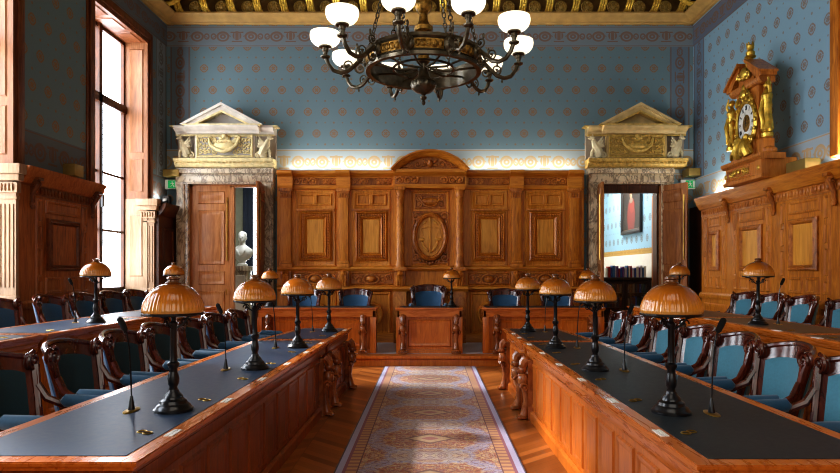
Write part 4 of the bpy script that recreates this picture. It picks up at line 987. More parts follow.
def put_lamp(x, y, z, label, scale=None):
    r = random.uniform(0, 6)
    if not lu:
        lu.append(1); lamp.location = (x, y, z); lamp['label'] = label; lamp.rotation_euler = (0, 0, r); return lamp
    return dup(lamp, (x, y, z), r, label, None, scale)
for i, (x, y) in enumerate([(-1.345, 3.25), (-1.31, 4.64), (-1.27, 5.95), (-1.225, 7.52)]):
    put_lamp(x, y, ZD+.0025, f'amber shaded black lamp, {ORD[i]} from the camera on the window-side inner desk')
for i, (x, y) in enumerate([(1.245, 3.2), (1.22, 4.58), (1.20, 5.93), (1.19, 7.55)]):
    put_lamp(x, y, ZD+.0025, f'amber shaded black lamp, {ORD[i]} from the camera on the clock-side inner desk')
for x, y, l in ((-3.45, 6.4, 'amber lamp on the middle of the raised desk by the window'), (-3.78, 9.15, 'amber lamp at the far end of the raised window-side desk'),
                (3.26, 6.16, 'amber lamp on the raised desk in front of the clock panelling'), (3.62, 9.0, 'amber lamp on the raised clock-side desk beside the open door')):
    put_lamp(x, y, ZO+.0025, l, .94)
put_lamp(.355, 10.2, .9105, 'small amber lamp on the central desk of the president', .92)
put_lamp(-2.66, 10.3, .9105, 'small amber lamp on the window-side dais desk', .9)
put_lamp(2.62, 10.3, .9105, 'small amber lamp on the clock-side dais desk', .9)

# ---- gooseneck microphones
def make_mic():
    t = thing('microphone', 'x', 'microphone')
    b = MB(); b.lathe([(.05, 0), (.05, .005), (.046, .007), (.001, .008)], n=20); b.v = [Vector((v.x*.6, v.y*1.5, v.z)) for v in b.v]; b.build('base_plate', 'brass', t, False)
    b = MB(); b.lathe([(.018, .006), (.016, .02), (.011, .05), (.007, .075), (.005, .08)], n=12); b.build('socket', 'black', t, False)
    b = MB(); b.tube([(0, 0, .07), (-.004, 0, .2), (-.012, 0, .33), (-.024, 0, .40), (-.034, 0, .425)], .0042, 6); b.build('gooseneck', 'black', t, False)
    b = MB(); b.tube([(-.03, 0, .415), (-.034, 0, .424), (-.05, 0, .458), (-.062, 0, .482), (-.066, 0, .49)], [.007, .014, .0165, .015, .006], 10); b.build('windshield', 'foam', t, False)
    return t
mic = make_mic(); mu = []
def put_mic(x, y, z, rz, label, s=None):
    if not mu: mu.append(1); mic.location = (x, y, z); mic.rotation_euler = (0, 0, rz); mic['label'] = label; return
    dup(mic, (x, y, z), rz, label, None, s)
for i, (x, y) in enumerate([(-1.56, 3.24), (-1.515, 4.6), (-1.47, 5.9), (-1.42, 7.5)]): put_mic(x, y, ZD+.002, 0, f'black gooseneck microphone, {ORD[i]} from the camera on the window-side inner desk')
for i, (x, y) in enumerate([(1.44, 3.17), (1.425, 4.55), (1.40, 5.9), (1.39, 7.5)]): put_mic(x, y, ZD+.002, PI, f'black gooseneck microphone, {ORD[i]} from the camera on the clock-side inner desk')
put_mic(-3.66, 6.4, ZO+.002, .3, 'black gooseneck microphone beside the lamp on the raised window-side desk', .94)
put_mic(3.48, 6.2, ZO+.002, PI, 'black gooseneck microphone beside the lamp on the raised clock-side desk', .94)

# ================================================================== CARPET
def carpet_mat():
    s = Sh('oriental_carpet'); x, y, z = s.coords(); a = x.abs(); per = 1.02
    yy = ((y+.12)/per).frac()-.5; f = yy.abs()*per
    rust, gold, lil, dk = srgb(158, 82, 46), srgb(188, 142, 76), srgb(146, 152, 190), srgb(92, 38, 42)
    nz = s.noise(s.comb(a*1.0, f*1.0, (y*.0)), 26, 3, .6); n2 = s.noise(s.comb(a, f, y*0.0), 9, 4, .65, 1.2); n3 = s.noise(s.vec, 60, 2)
    n4 = s.noise(s.comb(a, f, y*0.0), 20, 3, .6, .6)
    col = s.mix((nz*.7+n2*.5-.1).soft(.52, .12), gold, rust)
    e = ((a/.50)*(a/.50)+(f/.46)*(f/.46)).sqrt()+(n2-.5)*.55
    col = s.mix((e-1.0).abs().soft(.13, .10)*.8, col, lil)
    ee = ((a/.34)*(a/.34)+((.51-f)/.2)*((.51-f)/.2)).sqrt()+(n2-.5)*.5
    col = s.mix(ee.soft(1.0, .12)*.55, col, srgb(192, 170, 140)); col = s.mix((ee-1.0).abs().soft(.1, .08)*.7, col, lil)
    tr = ((a*34+(f*22).sin()*1.6).sin()*(f*38+(a*24).sin()*1.5).sin())
    col = s.mix(tr.abs().soft(.14, .1)*.6, col, dk)
    col = s.mix((n4-.5).abs().soft(.035, .03)*.55, col, srgb(206, 190, 160))
    col = s.mix((n2-.48).abs().soft(.018, .02)*.7, col, srgb(120, 60, 84))
    e2 = (a/.22)+(f/.15)+(n4-.5)*.5; col = s.mix(e2.soft(1.0, .2)*.7, col, srgb(186, 160, 120)); col = s.mix((e2-1.0).abs().soft(.12, .1)*.8, col, dk); col = s.mix(e2.soft(.42, .1)*.8, col, srgb(140, 60, 66))
    # borders
    col = s.mix(a.gt(.535), col, dk)
    fl = ((y*2*PI/.085).sin()*.5+.5)
    col = s.mix(a.gt(.545), col, s.mix(fl*.9, srgb(190, 140, 84), srgb(128, 70, 64)))
    col = s.mix(a.gt(.625), col, srgb(128, 62, 84)); col = s.mix(a.gt(.65), col, srgb(160, 158, 190)); col = s.mix(a.gt(.697), col, srgb(50, 44, 70))
    s.set(color=s.mix((n3-.3)*.35, col, srgb(90, 64, 60)), rough=.95, sheen=.2); s.bump(n3, .3, .003); return s.m
M['carpet'] = carpet_mat()
rg = MB().box(-.708, -2.2, .001, .708, 9.70, .012); tag(rg.build('carpet_runner', 'carpet'), 'long oriental carpet runner down the aisle with lilac and rust pattern', 'carpet')

# ================================================================== CHANDELIER
M['glass2'] = M['globe']
ch = thing('chandelier', 'large bronze ring chandelier with ten lit white glass bowls', 'chandelier', (-.065, 6.2, 3.4)); Z0 = 3.4
def L_(b, name, mat, par=ch, **k): b.v = [v-Vector((0, 0, Z0)) for v in b.v]; return b.build(name, mat, par, False, **k)
b = MB(); b.lathe([(.001, 3.15), (.016, 3.16), (.022, 3.18), (.012, 3.2), (.03, 3.215), (.034, 3.235), (.016, 3.25), (.03, 3.265), (.07, 3.28), (.112, 3.31), (.128, 3.35), (.122, 3.385), (.085, 3.41), (.06, 3.44), (.045, 3.50), (.04, 3.56), (.07, 3.6)], n=40, flute=lambda a, z: 1+(.03*math.cos(20*a) if 3.27 < z < 3.39 else 0)); L_(b, 'urn', 'bronze')
b = MB(); b.lathe([(.06, 3.58), (.05, 3.7), (.045, 3.86), (.09, 3.89), (.095, 3.93), (.06, 3.96), (.045, 4.0), (.04, 4.06), (.06, 4.08), (.085, 4.12), (.09, 4.16), (.07, 4.22), (.04, 4.26), (.035, 4.6), (.06, 4.64), (.035, 4.7), (.03, 6.8), (.14, 6.86), (.16, 6.94)], n=24); L_(b, 'column', 'gildbronze')
b = MB(); n_ = 60
for (r0, z0_), (r1, z1_) in zip([(.53, 3.47), (.575, 3.47), (.58, 3.5), (.56, 3.52), (.56, 3.62), (.58, 3.64), (.575, 3.67), (.53, 3.67)], [(.575, 3.47), (.58, 3.5), (.56, 3.52), (.56, 3.62), (.58, 3.64), (.575, 3.67), (.53, 3.67), (.53, 3.47)]):
    b.lathe([(r0, z0_), (r1, z1_)], n=n_, caps=False)
L_(b, 'ring_band', 'bronze')
def curved_plate(b, a0, a1, r, z0, z1, t=.008, n=8):
    vs, fs = [], []
    for i in range(n+1):
        a = a0+(a1-a0)*i/n
        for rr in (r, r+t):
            for zz in (z0, z1): vs.append((rr*math.cos(a), rr*math.sin(a), zz))
    for i in range(n):
        k = i*4; fs += [(k+2, k+6, k+7, k+3), (k+1, k+5, k+4, k), (k+1, k+3, k+7, k+5), (k, k+4, k+6, k+2)]
    fs += [(0, 2, 3, 1), (n*4, n*4+1, n*4+3, n*4+2)]
    return b.add(vs, fs)
b = MB(); plq = None
curved_plate(b, -.24, .24, .562, 3.525, 3.615); 
for k in range(5):
    a = -.19+.095*k; B_ = (Vector((-math.sin(a), math.cos(a), 0)), Vector((math.cos(a), math.sin(a), 0)), Z3); b.ell((.572*math.cos(a), .572*math.sin(a), 3.57), (.024, .012, .034), 8, B_)
    b.spiral((.57*math.cos(a), .57*math.sin(a), 3.57), B_[0], Z3, B_[1], .0, 0, .034, 1.4, k, 1, .006)
plq = L_(b, 'gilt_plaque', 'gildbronze')
da = math.radians(36); off = math.radians(-90+24-0)   # arms sit at 24 deg from the camera axis
arms_a = [math.radians(-90)+math.radians(d_) for d_ in (-12, 24, 60, 96, 132, 168, -156, -120, -84, -48)]
for i, a in enumerate(arms_a):
    if i: p = plq.copy(); C.objects.link(p)
    else: p = plq
    p.rotation_euler = (0, 0, a+da/2)
b = MB()
for k in range(10):
    a = arms_a[k]; c, s_ = math.cos(a), math.sin(a); b.tube([(.06*c, .06*s_, 3.52), (.25*c, .25*s_, 3.5), (.4*c, .4*s_, 3.53), (.54*c, .54*s_, 3.55)], .011, 6)
b.tube([(.3*math.cos(2*PI*k/40), .3*math.sin(2*PI*k/40), 3.51) for k in range(40)], .012, 6, True); L_(b, 'spoke_frame', 'bronze')
arm0 = None
for i, a in enumerate(arms_a):
    if i == 0:
        b = MB(); b.tube([(.56, 0, 3.6), (.62, 0, 3.59), (.68, 0, 3.53), (.75, 0, 3.47), (.82, 0, 3.45), (.89, 0, 3.47), (.94, 0, 3.53), (.965, 0, 3.6)], [.024, .022, .021, .021, .021, .021, .02, .02], 8)
        b.spiral((.6, 0, 3.52), X3, Z3, NB, .03, -.02, .065, 1.6, PI, -1, .012); b.spiral((.6, 0, 3.66), X3, Z3, NB, .03, .0, .05, 1.6, PI, 1, .011)
        b.spiral((.74, 0, 3.53), X3, Z3, NB, 0, .0, .05, 1.5, -PI/2, 1, .009); b.ell((.575, 0, 3.575), (.035, .05, .065), 10); b.ell((.61, 0, 3.6), (.02, .025, .03), 8)
        b.tube([(.8, 0, 3.45), (.8, 0, 3.42)], .008, 6); b.ell((.8, 0, 3.415), (.012, .012, .016), 6); b.ell((.66, 0, 3.72), (.015, .015, .03), 6)
        arm = L_(b, 'arm', 'bronze'); arm.location = (0, 0, 0)
        b = MB(); b.lathe([(.02, 3.58), (.045, 3.595), (.048, 3.605), (.02, 3.62), (.024, 3.65), (.03, 3.655), (.03, 3.685), (.062, 3.69), (.062, 3.705), (.02, 3.71)], (.97, 0, 0), 18); cup = L_(b, 'cup', 'bronze', arm)
        b = MB(); b.lathe([(.05, 3.70), (.08, 3.708), (.115, 3.728), (.138, 3.755), (.149, 3.785), (.151, 3.81), (.146, 3.836), (.14, 3.836), (.145, 3.81), (.143, 3.786), (.132, 3.758), (.11, 3.734), (.05, 3.71)], (.97, 0, 0), 32, caps=False); gl = L_(b, 'glass_bowl', 'globe', arm)
    else:
        arm_ = arm.copy(); C.objects.link(arm_)
        for g in (cup, gl): k = g.copy(); C.objects.link(k); k.parent = arm_
        arm_.rotation_euler = (0, 0, a)
arm.rotation_euler = (0, 0, arms_a[0])
def chain(b, p, q, R=.024, r=.0065):
    p, q = Vector(p), Vector(q); d = (q-p); n = int(d.length/.052); t = d.normalized(); u = t.orthogonal().normalized(); v = t.cross(u)
    for i in range(n):
        c = p+d*((i+.5)/n); w = u if i % 2 else v
        b.tube([c+t*(R*1.35*math.cos(2*PI*k/8))+w*(R*.8*math.sin(2*PI*k/8)) for k in range(8)], r, 5, True)
c0 = None
for k in range(6):
    a = math.radians(-90+30+60*k)
    if c0 is None: b = MB(); chain(b, (.55, 0, 3.67), (.14, 0, 5.4)); c0 = c_ = L_(b, 'chain', 'bronze')
    else: c_ = c0.copy(); C.objects.link(c_)
    c_.rotation_euler = (0, 0, a)

# ================================================================== CLOCK on the panelling
M['clockoak'] = wood('clock_oak', srgb(148, 82, 24), srgb(192, 116, 42), srgb(212, 142, 62), coat=.4)
ck = thing('wall_clock', 'ornate oak and gilt clock with roman dial standing on the panelling', 'clock', (4.75, 9.0, 2.782))
XF = 4.6
b = MB(); b.box(4.56, 8.5, 2.782, 5.03, 9.56, 3.06, .01); b.run([(0, 3.04), (.03, 3.05), (.06, 3.08), (.06, 3.12), (-.3, 3.12), (-.3, 3.04)], (4.56, 8.46, 0), (4.56, 9.6, 0), (-1,0,0)); b.run([(0, 2.785), (.03, 2.785), (.03, 2.83), (0, 2.85)], (4.56, 8.48, 0), (4.56, 9.58, 0), (-1,0,0))
b.panel((4.56, 0, 0), Y3, Z3, -X3, 8.8, 2.86, 9.5, 3.02, [(0, 0), (.01, .015), (.025, .015), (.035, 0)]); b.box(4.54, 8.5, 2.8, 4.57, 8.66, 3.04, .006)
for y, s in ((8.56, 1), (9.48, -1)): b.ell((4.7, y, 3.17), (.1, .06, .06), 10)
b.build('pedestal', 'clockoak', ck)
for o in ck.children: o.data.materials[0] = M['clockoak']
b = MB(); O = (4.555, 0, 0); NX = -X3
for s in (-1, 1): b.spiral(O, Y3*s, Z3, NX, .14+s*9.14 if s > 0 else .14-9.14, 2.95, .05, 1.5, 0, 1, .01); b.spiral(O, Y3*s, Z3, NX, (.24+9.14) if s > 0 else .24-9.14, 2.93, .045, 1.5, PI, -1, .01)
b.tube([(4.55, 9.14+.2*math.cos(2*PI*k/24), 2.94+.06*math.sin(2*PI*k/24)) for k in range(24)], .009, 5, True); b.ell((4.54, 8.58, 2.93), (.015, .035, .035), 8); b.ell((4.54, 9.14, 2.95), (.02, .05, .03), 8); b.ell((4.54, 9.52, 2.93), (.015, .03, .035), 8)
b.build('pedestal_scroll', 'gold', ck)
b = MB(); b.box(4.62, 8.72, 3.12, 4.78, 9.34, 4.2, .008); b.box(4.58, 8.76, 3.15, 4.64, 9.3, 3.36, .01)
for y in (8.66, 9.34): b.box(4.6, y-.1, 3.1, 4.76, y+.1, 3.34, .01); b.box(4.68, y-.04, 3.3, 4.76, y+.05, 4.1, .006)
b.run([(0, 4.12), (.03, 4.13), (.06, 4.17), (.06, 4.21), (-.16, 4.21), (-.16, 4.12)], (4.62, 8.58, 0), (4.62, 9.46, 0), (-1,0,0))
for s, y0 in ((1, 8.52), (-1, 9.52)):
    b.prism([(4.55, y0, 4.2), (4.55, y0, 4.25), (4.55, y0+s*.38, 4.5), (4.55, y0+s*.38, 4.42), (4.55, y0+s*.14, 4.2)], (.22, 0, 0)); b.prism([(4.51, y0-s*.02, 4.235), (4.51, y0-s*.02, 4.27), (4.51, y0+s*.4, 4.545), (4.51, y0+s*.4, 4.50)], (.27, 0, 0))
b.box(4.6, 8.8, 4.19, 4.76, 9.24, 4.34); b.box(4.62, 8.92, 4.32, 4.74, 9.12, 4.5, .02); b.build('case', 'clockoak', ck)
cz, cy = 3.645, 9.02
AX = Matrix(((0,0,-1),(0,1,0),(1.25,0,0)))   # z -> -x
b = MB(); b.lathe([(.22, 0), (.29, .0), (.3, .03), (.275, .055), (.25, .06), (.235, .04), (.225, .045)], (4.63, cy, cz), 36, axis=AX, caps=False)
for k in range(18): a = 2*PI*k/18; b.ell((4.575, cy+.285*math.cos(a), cz+.285*1.25*math.sin(a)), (.02, .03, .03), 6)
b.build('bezel', 'gold', ck)
b = MB(); b.lathe([(.001, 0), (.235, 0), (.235, .012), (.001, .014)], (4.615, cy, cz), 36, axis=AX); b.build('dial', 'white', ck)
b = MB(); b.lathe([(.001, 0), (.1, 0), (.1, .006), (.08, .014), (.001, .016)], (4.606, cy, cz), 24, axis=AX); b.build('dial_centre', 'gildbronze', ck)
NUM = ['XII','I','II','III','IIII','V','VI','VII','VIII','IX','X','XI']
b = MB(); X_ = 4.598
for i, t in enumerate(NUM):
    a = PI/2-2*PI*i/12; r = Vector((0, -math.cos(a), 1.25*math.sin(a))); u = Vector((0, -math.sin(a), -math.cos(a)))  # seen from -x, +y is to the left
    W_ = {'I': .013, 'V': .024, 'X': .024}; tot = sum(W_[ch_] for ch_ in t); p = -tot/2
    for ch_ in t:
        m = p+W_[ch_]/2; p += W_[ch_]
        for (d0, d1) in {'I': [(0, 0)], 'V': [(-.009, 0), (.009, 0)], 'X': [(-.009, .009), (.009, -.009)]}[ch_]:
            c0_ = Vector((X_, cy, cz)); q0 = c0_+r*.205+u*(m+d0); q1 = c0_+r*.155+u*(m+d1); b.tube([q0, q1], .0036, 4)
b.build('numeral_ring', 'ink', ck)
b = MB(); b.tube([(4.59, cy, cz), (4.586, cy+.01, cz+.17)], [.008, .003], 5); b.tube([(4.592, cy, cz), (4.592, cy+.03, cz-.12)], [.01, .004], 5); b.ell((4.588, cy, cz), (.008, .014, .014), 8); b.build('clock_hand', 'ink', ck)
def statue(y, s):
    b = MB(); x = 4.635; z = 3.34
    b.lathe([(.075, z), (.08, z+.05), (.06, z+.07), (.075, z+.1)], (x, y, 0), 12)
    b.lathe([(.085, z+.1), (.07, z+.2), (.062, z+.3), (.055, z+.4), (.06, z+.45)], (x, y, 0), 16, flute=lambda a, zz: 1+.09*math.cos(7*a+zz*14))
    b.tube([(x, y, z+.42), (x, y, z+.5), (x-.005, y, z+.57), (x, y, z+.62), (x, y, z+.66)], [.06, .058, .075, .05, .026], 12)
    b.ell((x-.005, y, z+.71), (.042, .038, .052), 10); b.ell((x+.01, y, z+.735), (.045, .045, .04), 8); b.ell((x-.046, y, z+.705), (.01, .008, .012), 6)
    b.tube([(x-.0, y+s*.07, z+.59), (x-.02, y+s*.11, z+.48), (x-.06, y+s*.06, z+.42)], [.028, .023, .015], 8); b.ell((x-.07, y+s*.05, z+.415), (.02, .018, .014), 6)
    b.tube([(x-.0, y-s*.07, z+.6), (x-.03, y-s*.1, z+.68), (x-.02, y-s*.07, z+.78)], [.027, .022, .015], 8); b.ell((x-.02, y-s*.065, z+.795), (.017, .016, .02), 6)
    b.tube([(x-.06, y, z+.5), (x-.085, y+.02, z+.36), (x-.08, y-.03, z+.2), (x-.07, y, z+.11)], [.02, .028, .026, .02], 8)
    b.build('gilt_statue', 'gold', ck)
statue(8.52, 1); statue(9.52, -1)
b = MB()
for s in (-1, 1):
    y = cy+s*.15
    b.tube([(4.56, y, 3.16), (4.53, y-s*.02, 3.26), (4.53, y-s*.05, 3.36), (4.55, y-s*.07, 3.44)], [.07, .075, .06, .035], 8); b.ell((4.53, y-s*.02, 3.42), (.04, .04, .05), 8); b.tube([(4.54, y+s*.05, 3.3), (4.52, y+s*.12, 3.22), (4.53, y+s*.16, 3.16)], [.03, .028, .02], 6)
    b.spiral((4.56, 0, 0), Y3, Z3, NX, y+s*.06, 3.38, .06, 1.5, 0, s, .018)
    pass
b.ell((4.54, cy, 3.27), (.05, .1, .12), 10); b.build('gilt_lion_mount', 'gold', ck)
b = MB()
for s in (-1, 1):
    b.spiral((4.58, 0, 0), Y3, Z3, NX, cy+s*.1, 4.06, .06, 1.5, PI/2, s, .016); b.leaf((4.58, 0, 0), Y3, Z3, NX, cy+s*.2, 3.98, .14, .05, PI/2+s*.5, .03)
b.ell((4.56, cy, 4.06), (.04, .07, .08), 10); b.ell((4.56, cy, 4.16), (.03, .035, .05), 8); b.build('gilt_crest', 'gold', ck)
b = MB(); b.ell((4.57, cy, 4.36), (.05, .1, .1), 10)
for s in (-1, 1): b.spiral((4.57, 0, 0), Y3, Z3, NX, cy+s*.12, 4.33, .06, 1.5, 0, s, .02)
b.build('gilt_mount', 'gold', ck)
b = MB(); b.lathe([(.06, 4.48), (.04, 4.54), (.07, 4.6), (.07, 4.64), (.04, 4.66), (.03, 4.68), (.06, 4.72), (.062, 4.77), (.035, 4.8), (.05, 4.82), (.055, 4.86), (.03, 4.88)], (4.66, cy, 0), 16)
for k in range(5): a = 2*PI*k/5; b.ell((4.66+.045*math.cos(a), cy+.045*math.sin(a), 4.89), (.014, .014, .025), 6)
b.ell((4.66, cy, 4.7), (.085, .085, .03), 8); b.v = [v-Vector((0, 0, .09)) for v in b.v]; b.build('crown_finial', 'gold', ck)

# ================================================================== SMALL WALL FITTINGS
def spotbox(label, c, d):
    t = thing('wall_spotlight', label, 'light fitting', c); b = MB(); x, y, z = c
    b.box(x-d[0]/2, y-d[1]/2, z, x+d[0]/2, y+d[1]/2, z+d[2], .006); b.build('housing', 'brassbox', t)
    MB().box(x-d[0]/2+.02, y-d[1]/2+.02, z+d[2]-.001, x+d[0]/2-.02, y+d[1]/2-.02, z+d[2]+.006).build('lens', 'ink', t)
spotbox('brass uplight box above the green exit sign by the window', (-4.87, 11.75, 3.28), (.3, .22, .13))
spotbox('brass uplight box beside the ochre pediment in the corner', (4.93, 11.7, 3.28), (.22, .3, .14))
spotbox('small brass uplight box on top of the shaded panelling', (-4.86, 8.45, 2.783), (.16, .22, .16))
spotbox('brass uplight box on the panelling beside the clock pedestal', (4.86, 8.08, 2.783), (.2, .42, .15))
def exitsign(label, c):
    t = thing('exit_sign', label, 'sign', c); b = MB(); x, y, z = c
    MB().box(x-.15, y-.03, z, x+.15, y+.03, z+.18, .006).build('lightbox', 'white', t)
    MB().box(x-.06, y-.034, z+.02, x+.13, y-.031, z+.165).build('green_panel', 'green', t)
    b = MB(); Yp = y-.037
    b.ell((x+.02, Yp, z+.135), (.014, .003, .014), 8); b.tube([(x+.02, Yp, z+.115), (x+.03, Yp, z+.08)], .012, 6); b.tube([(x+.03, Yp, z+.08), (x+.0, Yp, z+.055), (x-.02, Yp, z+.05)], .007, 6); b.tube([(x+.03, Yp, z+.08), (x+.055, Yp, z+.06), (x+.05, Yp, z+.035)], .007, 6)
    b.tube([(x+.02, Yp, z+.115), (x-.01, Yp, z+.1)], .006, 6); b.tube([(x+.02, Yp, z+.115), (x+.05, Yp, z+.1)], .006, 6); b.box(x+.075, Yp-.002, z+.03, x+.11, Yp+.003, z+.15)
    b.build('running_figure', 'white', t)
exitsign('green running man exit sign under the brass box beside the window-side door', (-4.93, 11.84, 3.06))
exitsign('green running man exit sign in the shadowed corner beside the open door leaf', (4.93, 11.84, 3.06))
cb = thing('camera_box', 'small white box with black screen high on the ceiling cornice', 'camera', (4.9, 11.55, 6.472))
MB().box(4.80, 11.50, 6.472, 4.98, 11.6, 6.62, .01).build('case', 'white', cb); MB().box(4.83, 11.495, 6.50, 4.95, 11.5, 6.6).build('screen', 'ink', cb)
pk = thing('loudspeaker', 'small black loudspeaker on the corner panelling by the exit sign', 'loudspeaker', (-4.9, 11.6, 2.722)); MB().box(-4.98, 11.53, 2.722, -4.86, 11.66, 2.90, .01).build('cabinet', 'black', pk); MB().lathe([(.001, 0), (.045, 0), (.04, .006), (.001, .004)], (-4.92, 11.53, 2.82), 16, axis=Matrix(((1,0,0),(0,0,-1),(0,1,0)))).build('speaker_cone', 'foam', pk)

# ================================================================== THINGS IN THE ROOMS BEHIND
def bust():
    t = thing('marble_bust', 'white marble bust on a pedestal beyond the half open door', 'sculpture', (-4.42, 14.6, 1.62)); x, y, z = -4.42, 14.6, 1.621
    b = MB(); b.lathe([(.12, z), (.12, z+.04), (.07, z+.07), (.09, z+.12)], (x, y, 0), 16); b.build('socle', 'marblewhite', t)
    b = MB(); S_ = [(.10, .07, .12), (.2, .11, .2), (.27, .14, .3), (.25, .13, .38), (.14, .1, .45), (.075, .075, .5), (.07, .075, .56)]
    n = 20; vs, fs = [], []
    for (rx, ry, h) in S_:
        for k in range(n): a = 2*PI*k/n; vs.append((x+rx*math.cos(a), y+ry*math.sin(a), z+h))
    for j in range(len(S_)-1):
        for k in range(n): l = (k+1) % n; fs.append((j*n+k, j*n+l, (j+1)*n+l, (j+1)*n+k))
    fs += [tuple(reversed(range(n))), tuple((len(S_)-1)*n+k for k in range(n))]; b.add(vs, fs)
    b.ell((x, y-.01, z+.66), (.09, .115, .14), 14); b.ell((x, y-.07, z+.6), (.06, .055, .07), 10); b.ell((x, y-.125, z+.645), (.016, .03, .03), 8)
    for s in (-1, 1): b.ell((x+s*.036, y-.105, z+.672), (.016, .012, .01), 6); b.ell((x+s*.093, y+.01, z+.65), (.015, .025, .035), 6); b.leaf((x, y-.12, z), X3, Z3, NB, s*.06, .3, .22, .06, s*1.1, .03)
    b.ell((x, y-.11, z+.592), (.028, .014, .008), 6); b.ell((x, y+.02, z+.73), (.1, .115, .09), 12)
    b.build('figure', 'marblewhite', t)
    p = thing('pedestal', 'grey marble pedestal carrying the white bust', 'pedestal', (x, y, 0)); b = MB()
    b.box(x-.22, y-.22, 0, x+.22, y+.22, .14, .01); b.box(x-.17, y-.17, .14, x+.17, y+.17, 1.5, .006); b.box(x-.21, y-.21, 1.5, x+.21, y+.21, 1.62, .01); b.build('shaft', 'marble', p)
    b = MB(); b.panel((x, y-.17, 0), X3, Z3, NB, -.12, .24, .12, 1.4, [(0, 0), (.012, .015), (.03, .0)]); b.build('front_panel', 'stone', p)
bust()
def portrait_mat():
    s = Sh('oil_portrait'); x, y, z = s.coords(); n = s.noise(s.vec, 9, 4)
    def el(cy, cz, ry, rz): return ((((y-cy)/ry)*((y-cy)/ry)+((z-cz)/rz)*((z-cz)/rz)).sqrt()+(n-.5)*.3).soft(1, .15)
    col = s.ramp(n, [(.3, srgb(14, 10, 9)), (.7, srgb(40, 26, 19))])
    col = s.mix(el(0, -.34, .26, .4), col, srgb(110, 32, 26)); col = s.mix(el(-.05, -.1, .17, .16), col, srgb(124, 40, 30)); col = s.mix(el(0, .02, .12, .06), col, srgb(118, 106, 92)); col = s.mix(el(.02, .16, .075, .1), col, srgb(160, 118, 94)); col = s.mix(el(.02, .25, .085, .05), col, srgb(60, 48, 40))
    s.set(color=col, rough=.4); return s.m
M['portrait'] = portrait_mat()
pt = thing('framed_portrait', 'dark framed oil portrait of a person in red robes on pale blue wall', 'painting', (4.47, 13.78, 3.05))
PYc, PZc = 13.78, 3.05
b = MB(); b.panel((4.49, 0, 0), Y3, Z3, -X3, PYc-.67, PZc-.72, PYc+.67, PZc+.72, [(0, 0), (0, .05), (.04, .06), (.09, .03), (.1, .015)], False); b.build('picture_frame', 'ink', pt)
b = MB(); b.panel((4.478, 0, 0), Y3, Z3, -X3, PYc-.58, PZc-.63, PYc+.58, PZc+.63, [(0, 0), (0, .004), (.02, .008), (.03, .0)], False); b.build('gilt_slip', 'gold', pt)
pc = MB().box(-.004, -.57, -.62, .004, .57, .62); o = pc.build('canvas', 'portrait', pt, False); o.location = Vector((4.474, PYc, PZc))-pt.location
M['dark_oak2'] = wood('ebonised_oak', srgb(24, 14, 10), srgb(44, 26, 18), srgb(62, 38, 26))
bc = thing('bookcase', 'dark glazed bookcase standing beyond the open doorway', 'bookcase', (3.95, 12.7, 0)); X0, X1, Yb0, Yb1, ZT = 3.4, 4.46, 12.52, 12.86, 1.37
b = MB(); b.box(X0, Yb0, 0, X0+.04, Yb1, ZT-.04); b.box(X1-.04, Yb0, 0, X1, Yb1, ZT-.04); b.box(X0, Yb1-.02, .001, X1, Yb1, ZT-.04); b.box(X0+.51, Yb0, .001, X0+.55, Yb1, ZT-.04); b.box(X0-.02, Yb0-.03, ZT-.06, X1+.015, Yb1, ZT, .008); b.box(X0, Yb0, .001, X1, Yb1, .1); b.build('carcass', 'dark_oak2', bc)
for o in bc.children: o.data.materials[0] = M['dark_oak2']
for zz in (.42, .74, 1.04): MB().box(X0+.04, Yb0+.03, zz, X1-.04, Yb1-.02, zz+.02).build('shelf', 'dark_oak2', bc)
SP = [srgb(*c) for c in ((176, 44, 40), (44, 74, 150), (214, 206, 190), (110, 70, 130), (60, 110, 170), (196, 190, 200), (150, 36, 60), (36, 40, 60), (90, 60, 40), (30, 60, 50), (120, 110, 100), (70, 20, 24))]
for i, c in enumerate(SP): M[f'bk{i}'] = plain(f'book_cloth_{i}', c, .6, spots=.06)
CN = ['crimson', 'royal blue', 'cream', 'purple', 'sky blue', 'pale lilac', 'wine red', 'navy', 'brown', 'dark green', 'grey', 'maroon']
def book(x, y, z, w, d, h, ci, label, grp):
    t = thing('book', label, 'book', (x+w/2, y+d/2, z), 0, grp); e = .0015
    b = MB(); b.box(x+e, y, z+.001, x+.005+e, y+d, z+h); b.box(x+w-.005-e, y, z+.001, x+w-e, y+d, z+h); b.box(x+e, y, z+.001, x+w-e, y+.006, z+h); b.build('cover', f'bk{ci}', t)
    MB().box(x+.006+e, y+.006, z+.005, x+w-.006-e, y+d-.006, z+h-.006).build('page_block', 'white', t)
x = 3.58; i = 0; seqc = [2, 0, 1, 4, 5, 3, 0, 1, 3, 5, 4, 2, 6, 5, 1, 2, 3, 5, 4, 2]
while x < 4.36 and i < 20:
    w = [.03, .045, .036, .05, .028, .04][i % 6]; h = [.19, .22, .2, .24, .2, .23, .18][i % 7]; c = seqc[i]
    book(x, Yb0+.04, ZT+.0005, w, .16, h, c, f'{CN[c]} book standing on top of the bookcase, {ORD[i]} along the row', 'books on top of the bookcase'); x += w+.002; i += 1
for r_, zz in enumerate((.761, 1.061)):
    for half in (0, 1):
        x = X0+.05+.51*half; i = 0
        while x < X0+.05+.51*half+(.42 if half else .40):
            w = [.05, .036, .044, .06, .038][(i+r_) % 5]; h = [.2, .22, .18, .21][(i+half) % 4]; c = [7, 8, 9, 11, 10, 7, 1][(i*3+r_+half) % 7]
            book(x, Yb0+.05, zz, w, .2, h, c, f'{CN[c]} book on the {["middle", "upper"][r_]} shelf of the bookcase, {ORD[min(i, 11)]} in the {["hinge", "open door"][half]} bay', 'books inside the bookcase'); x += w+.003; i += 1
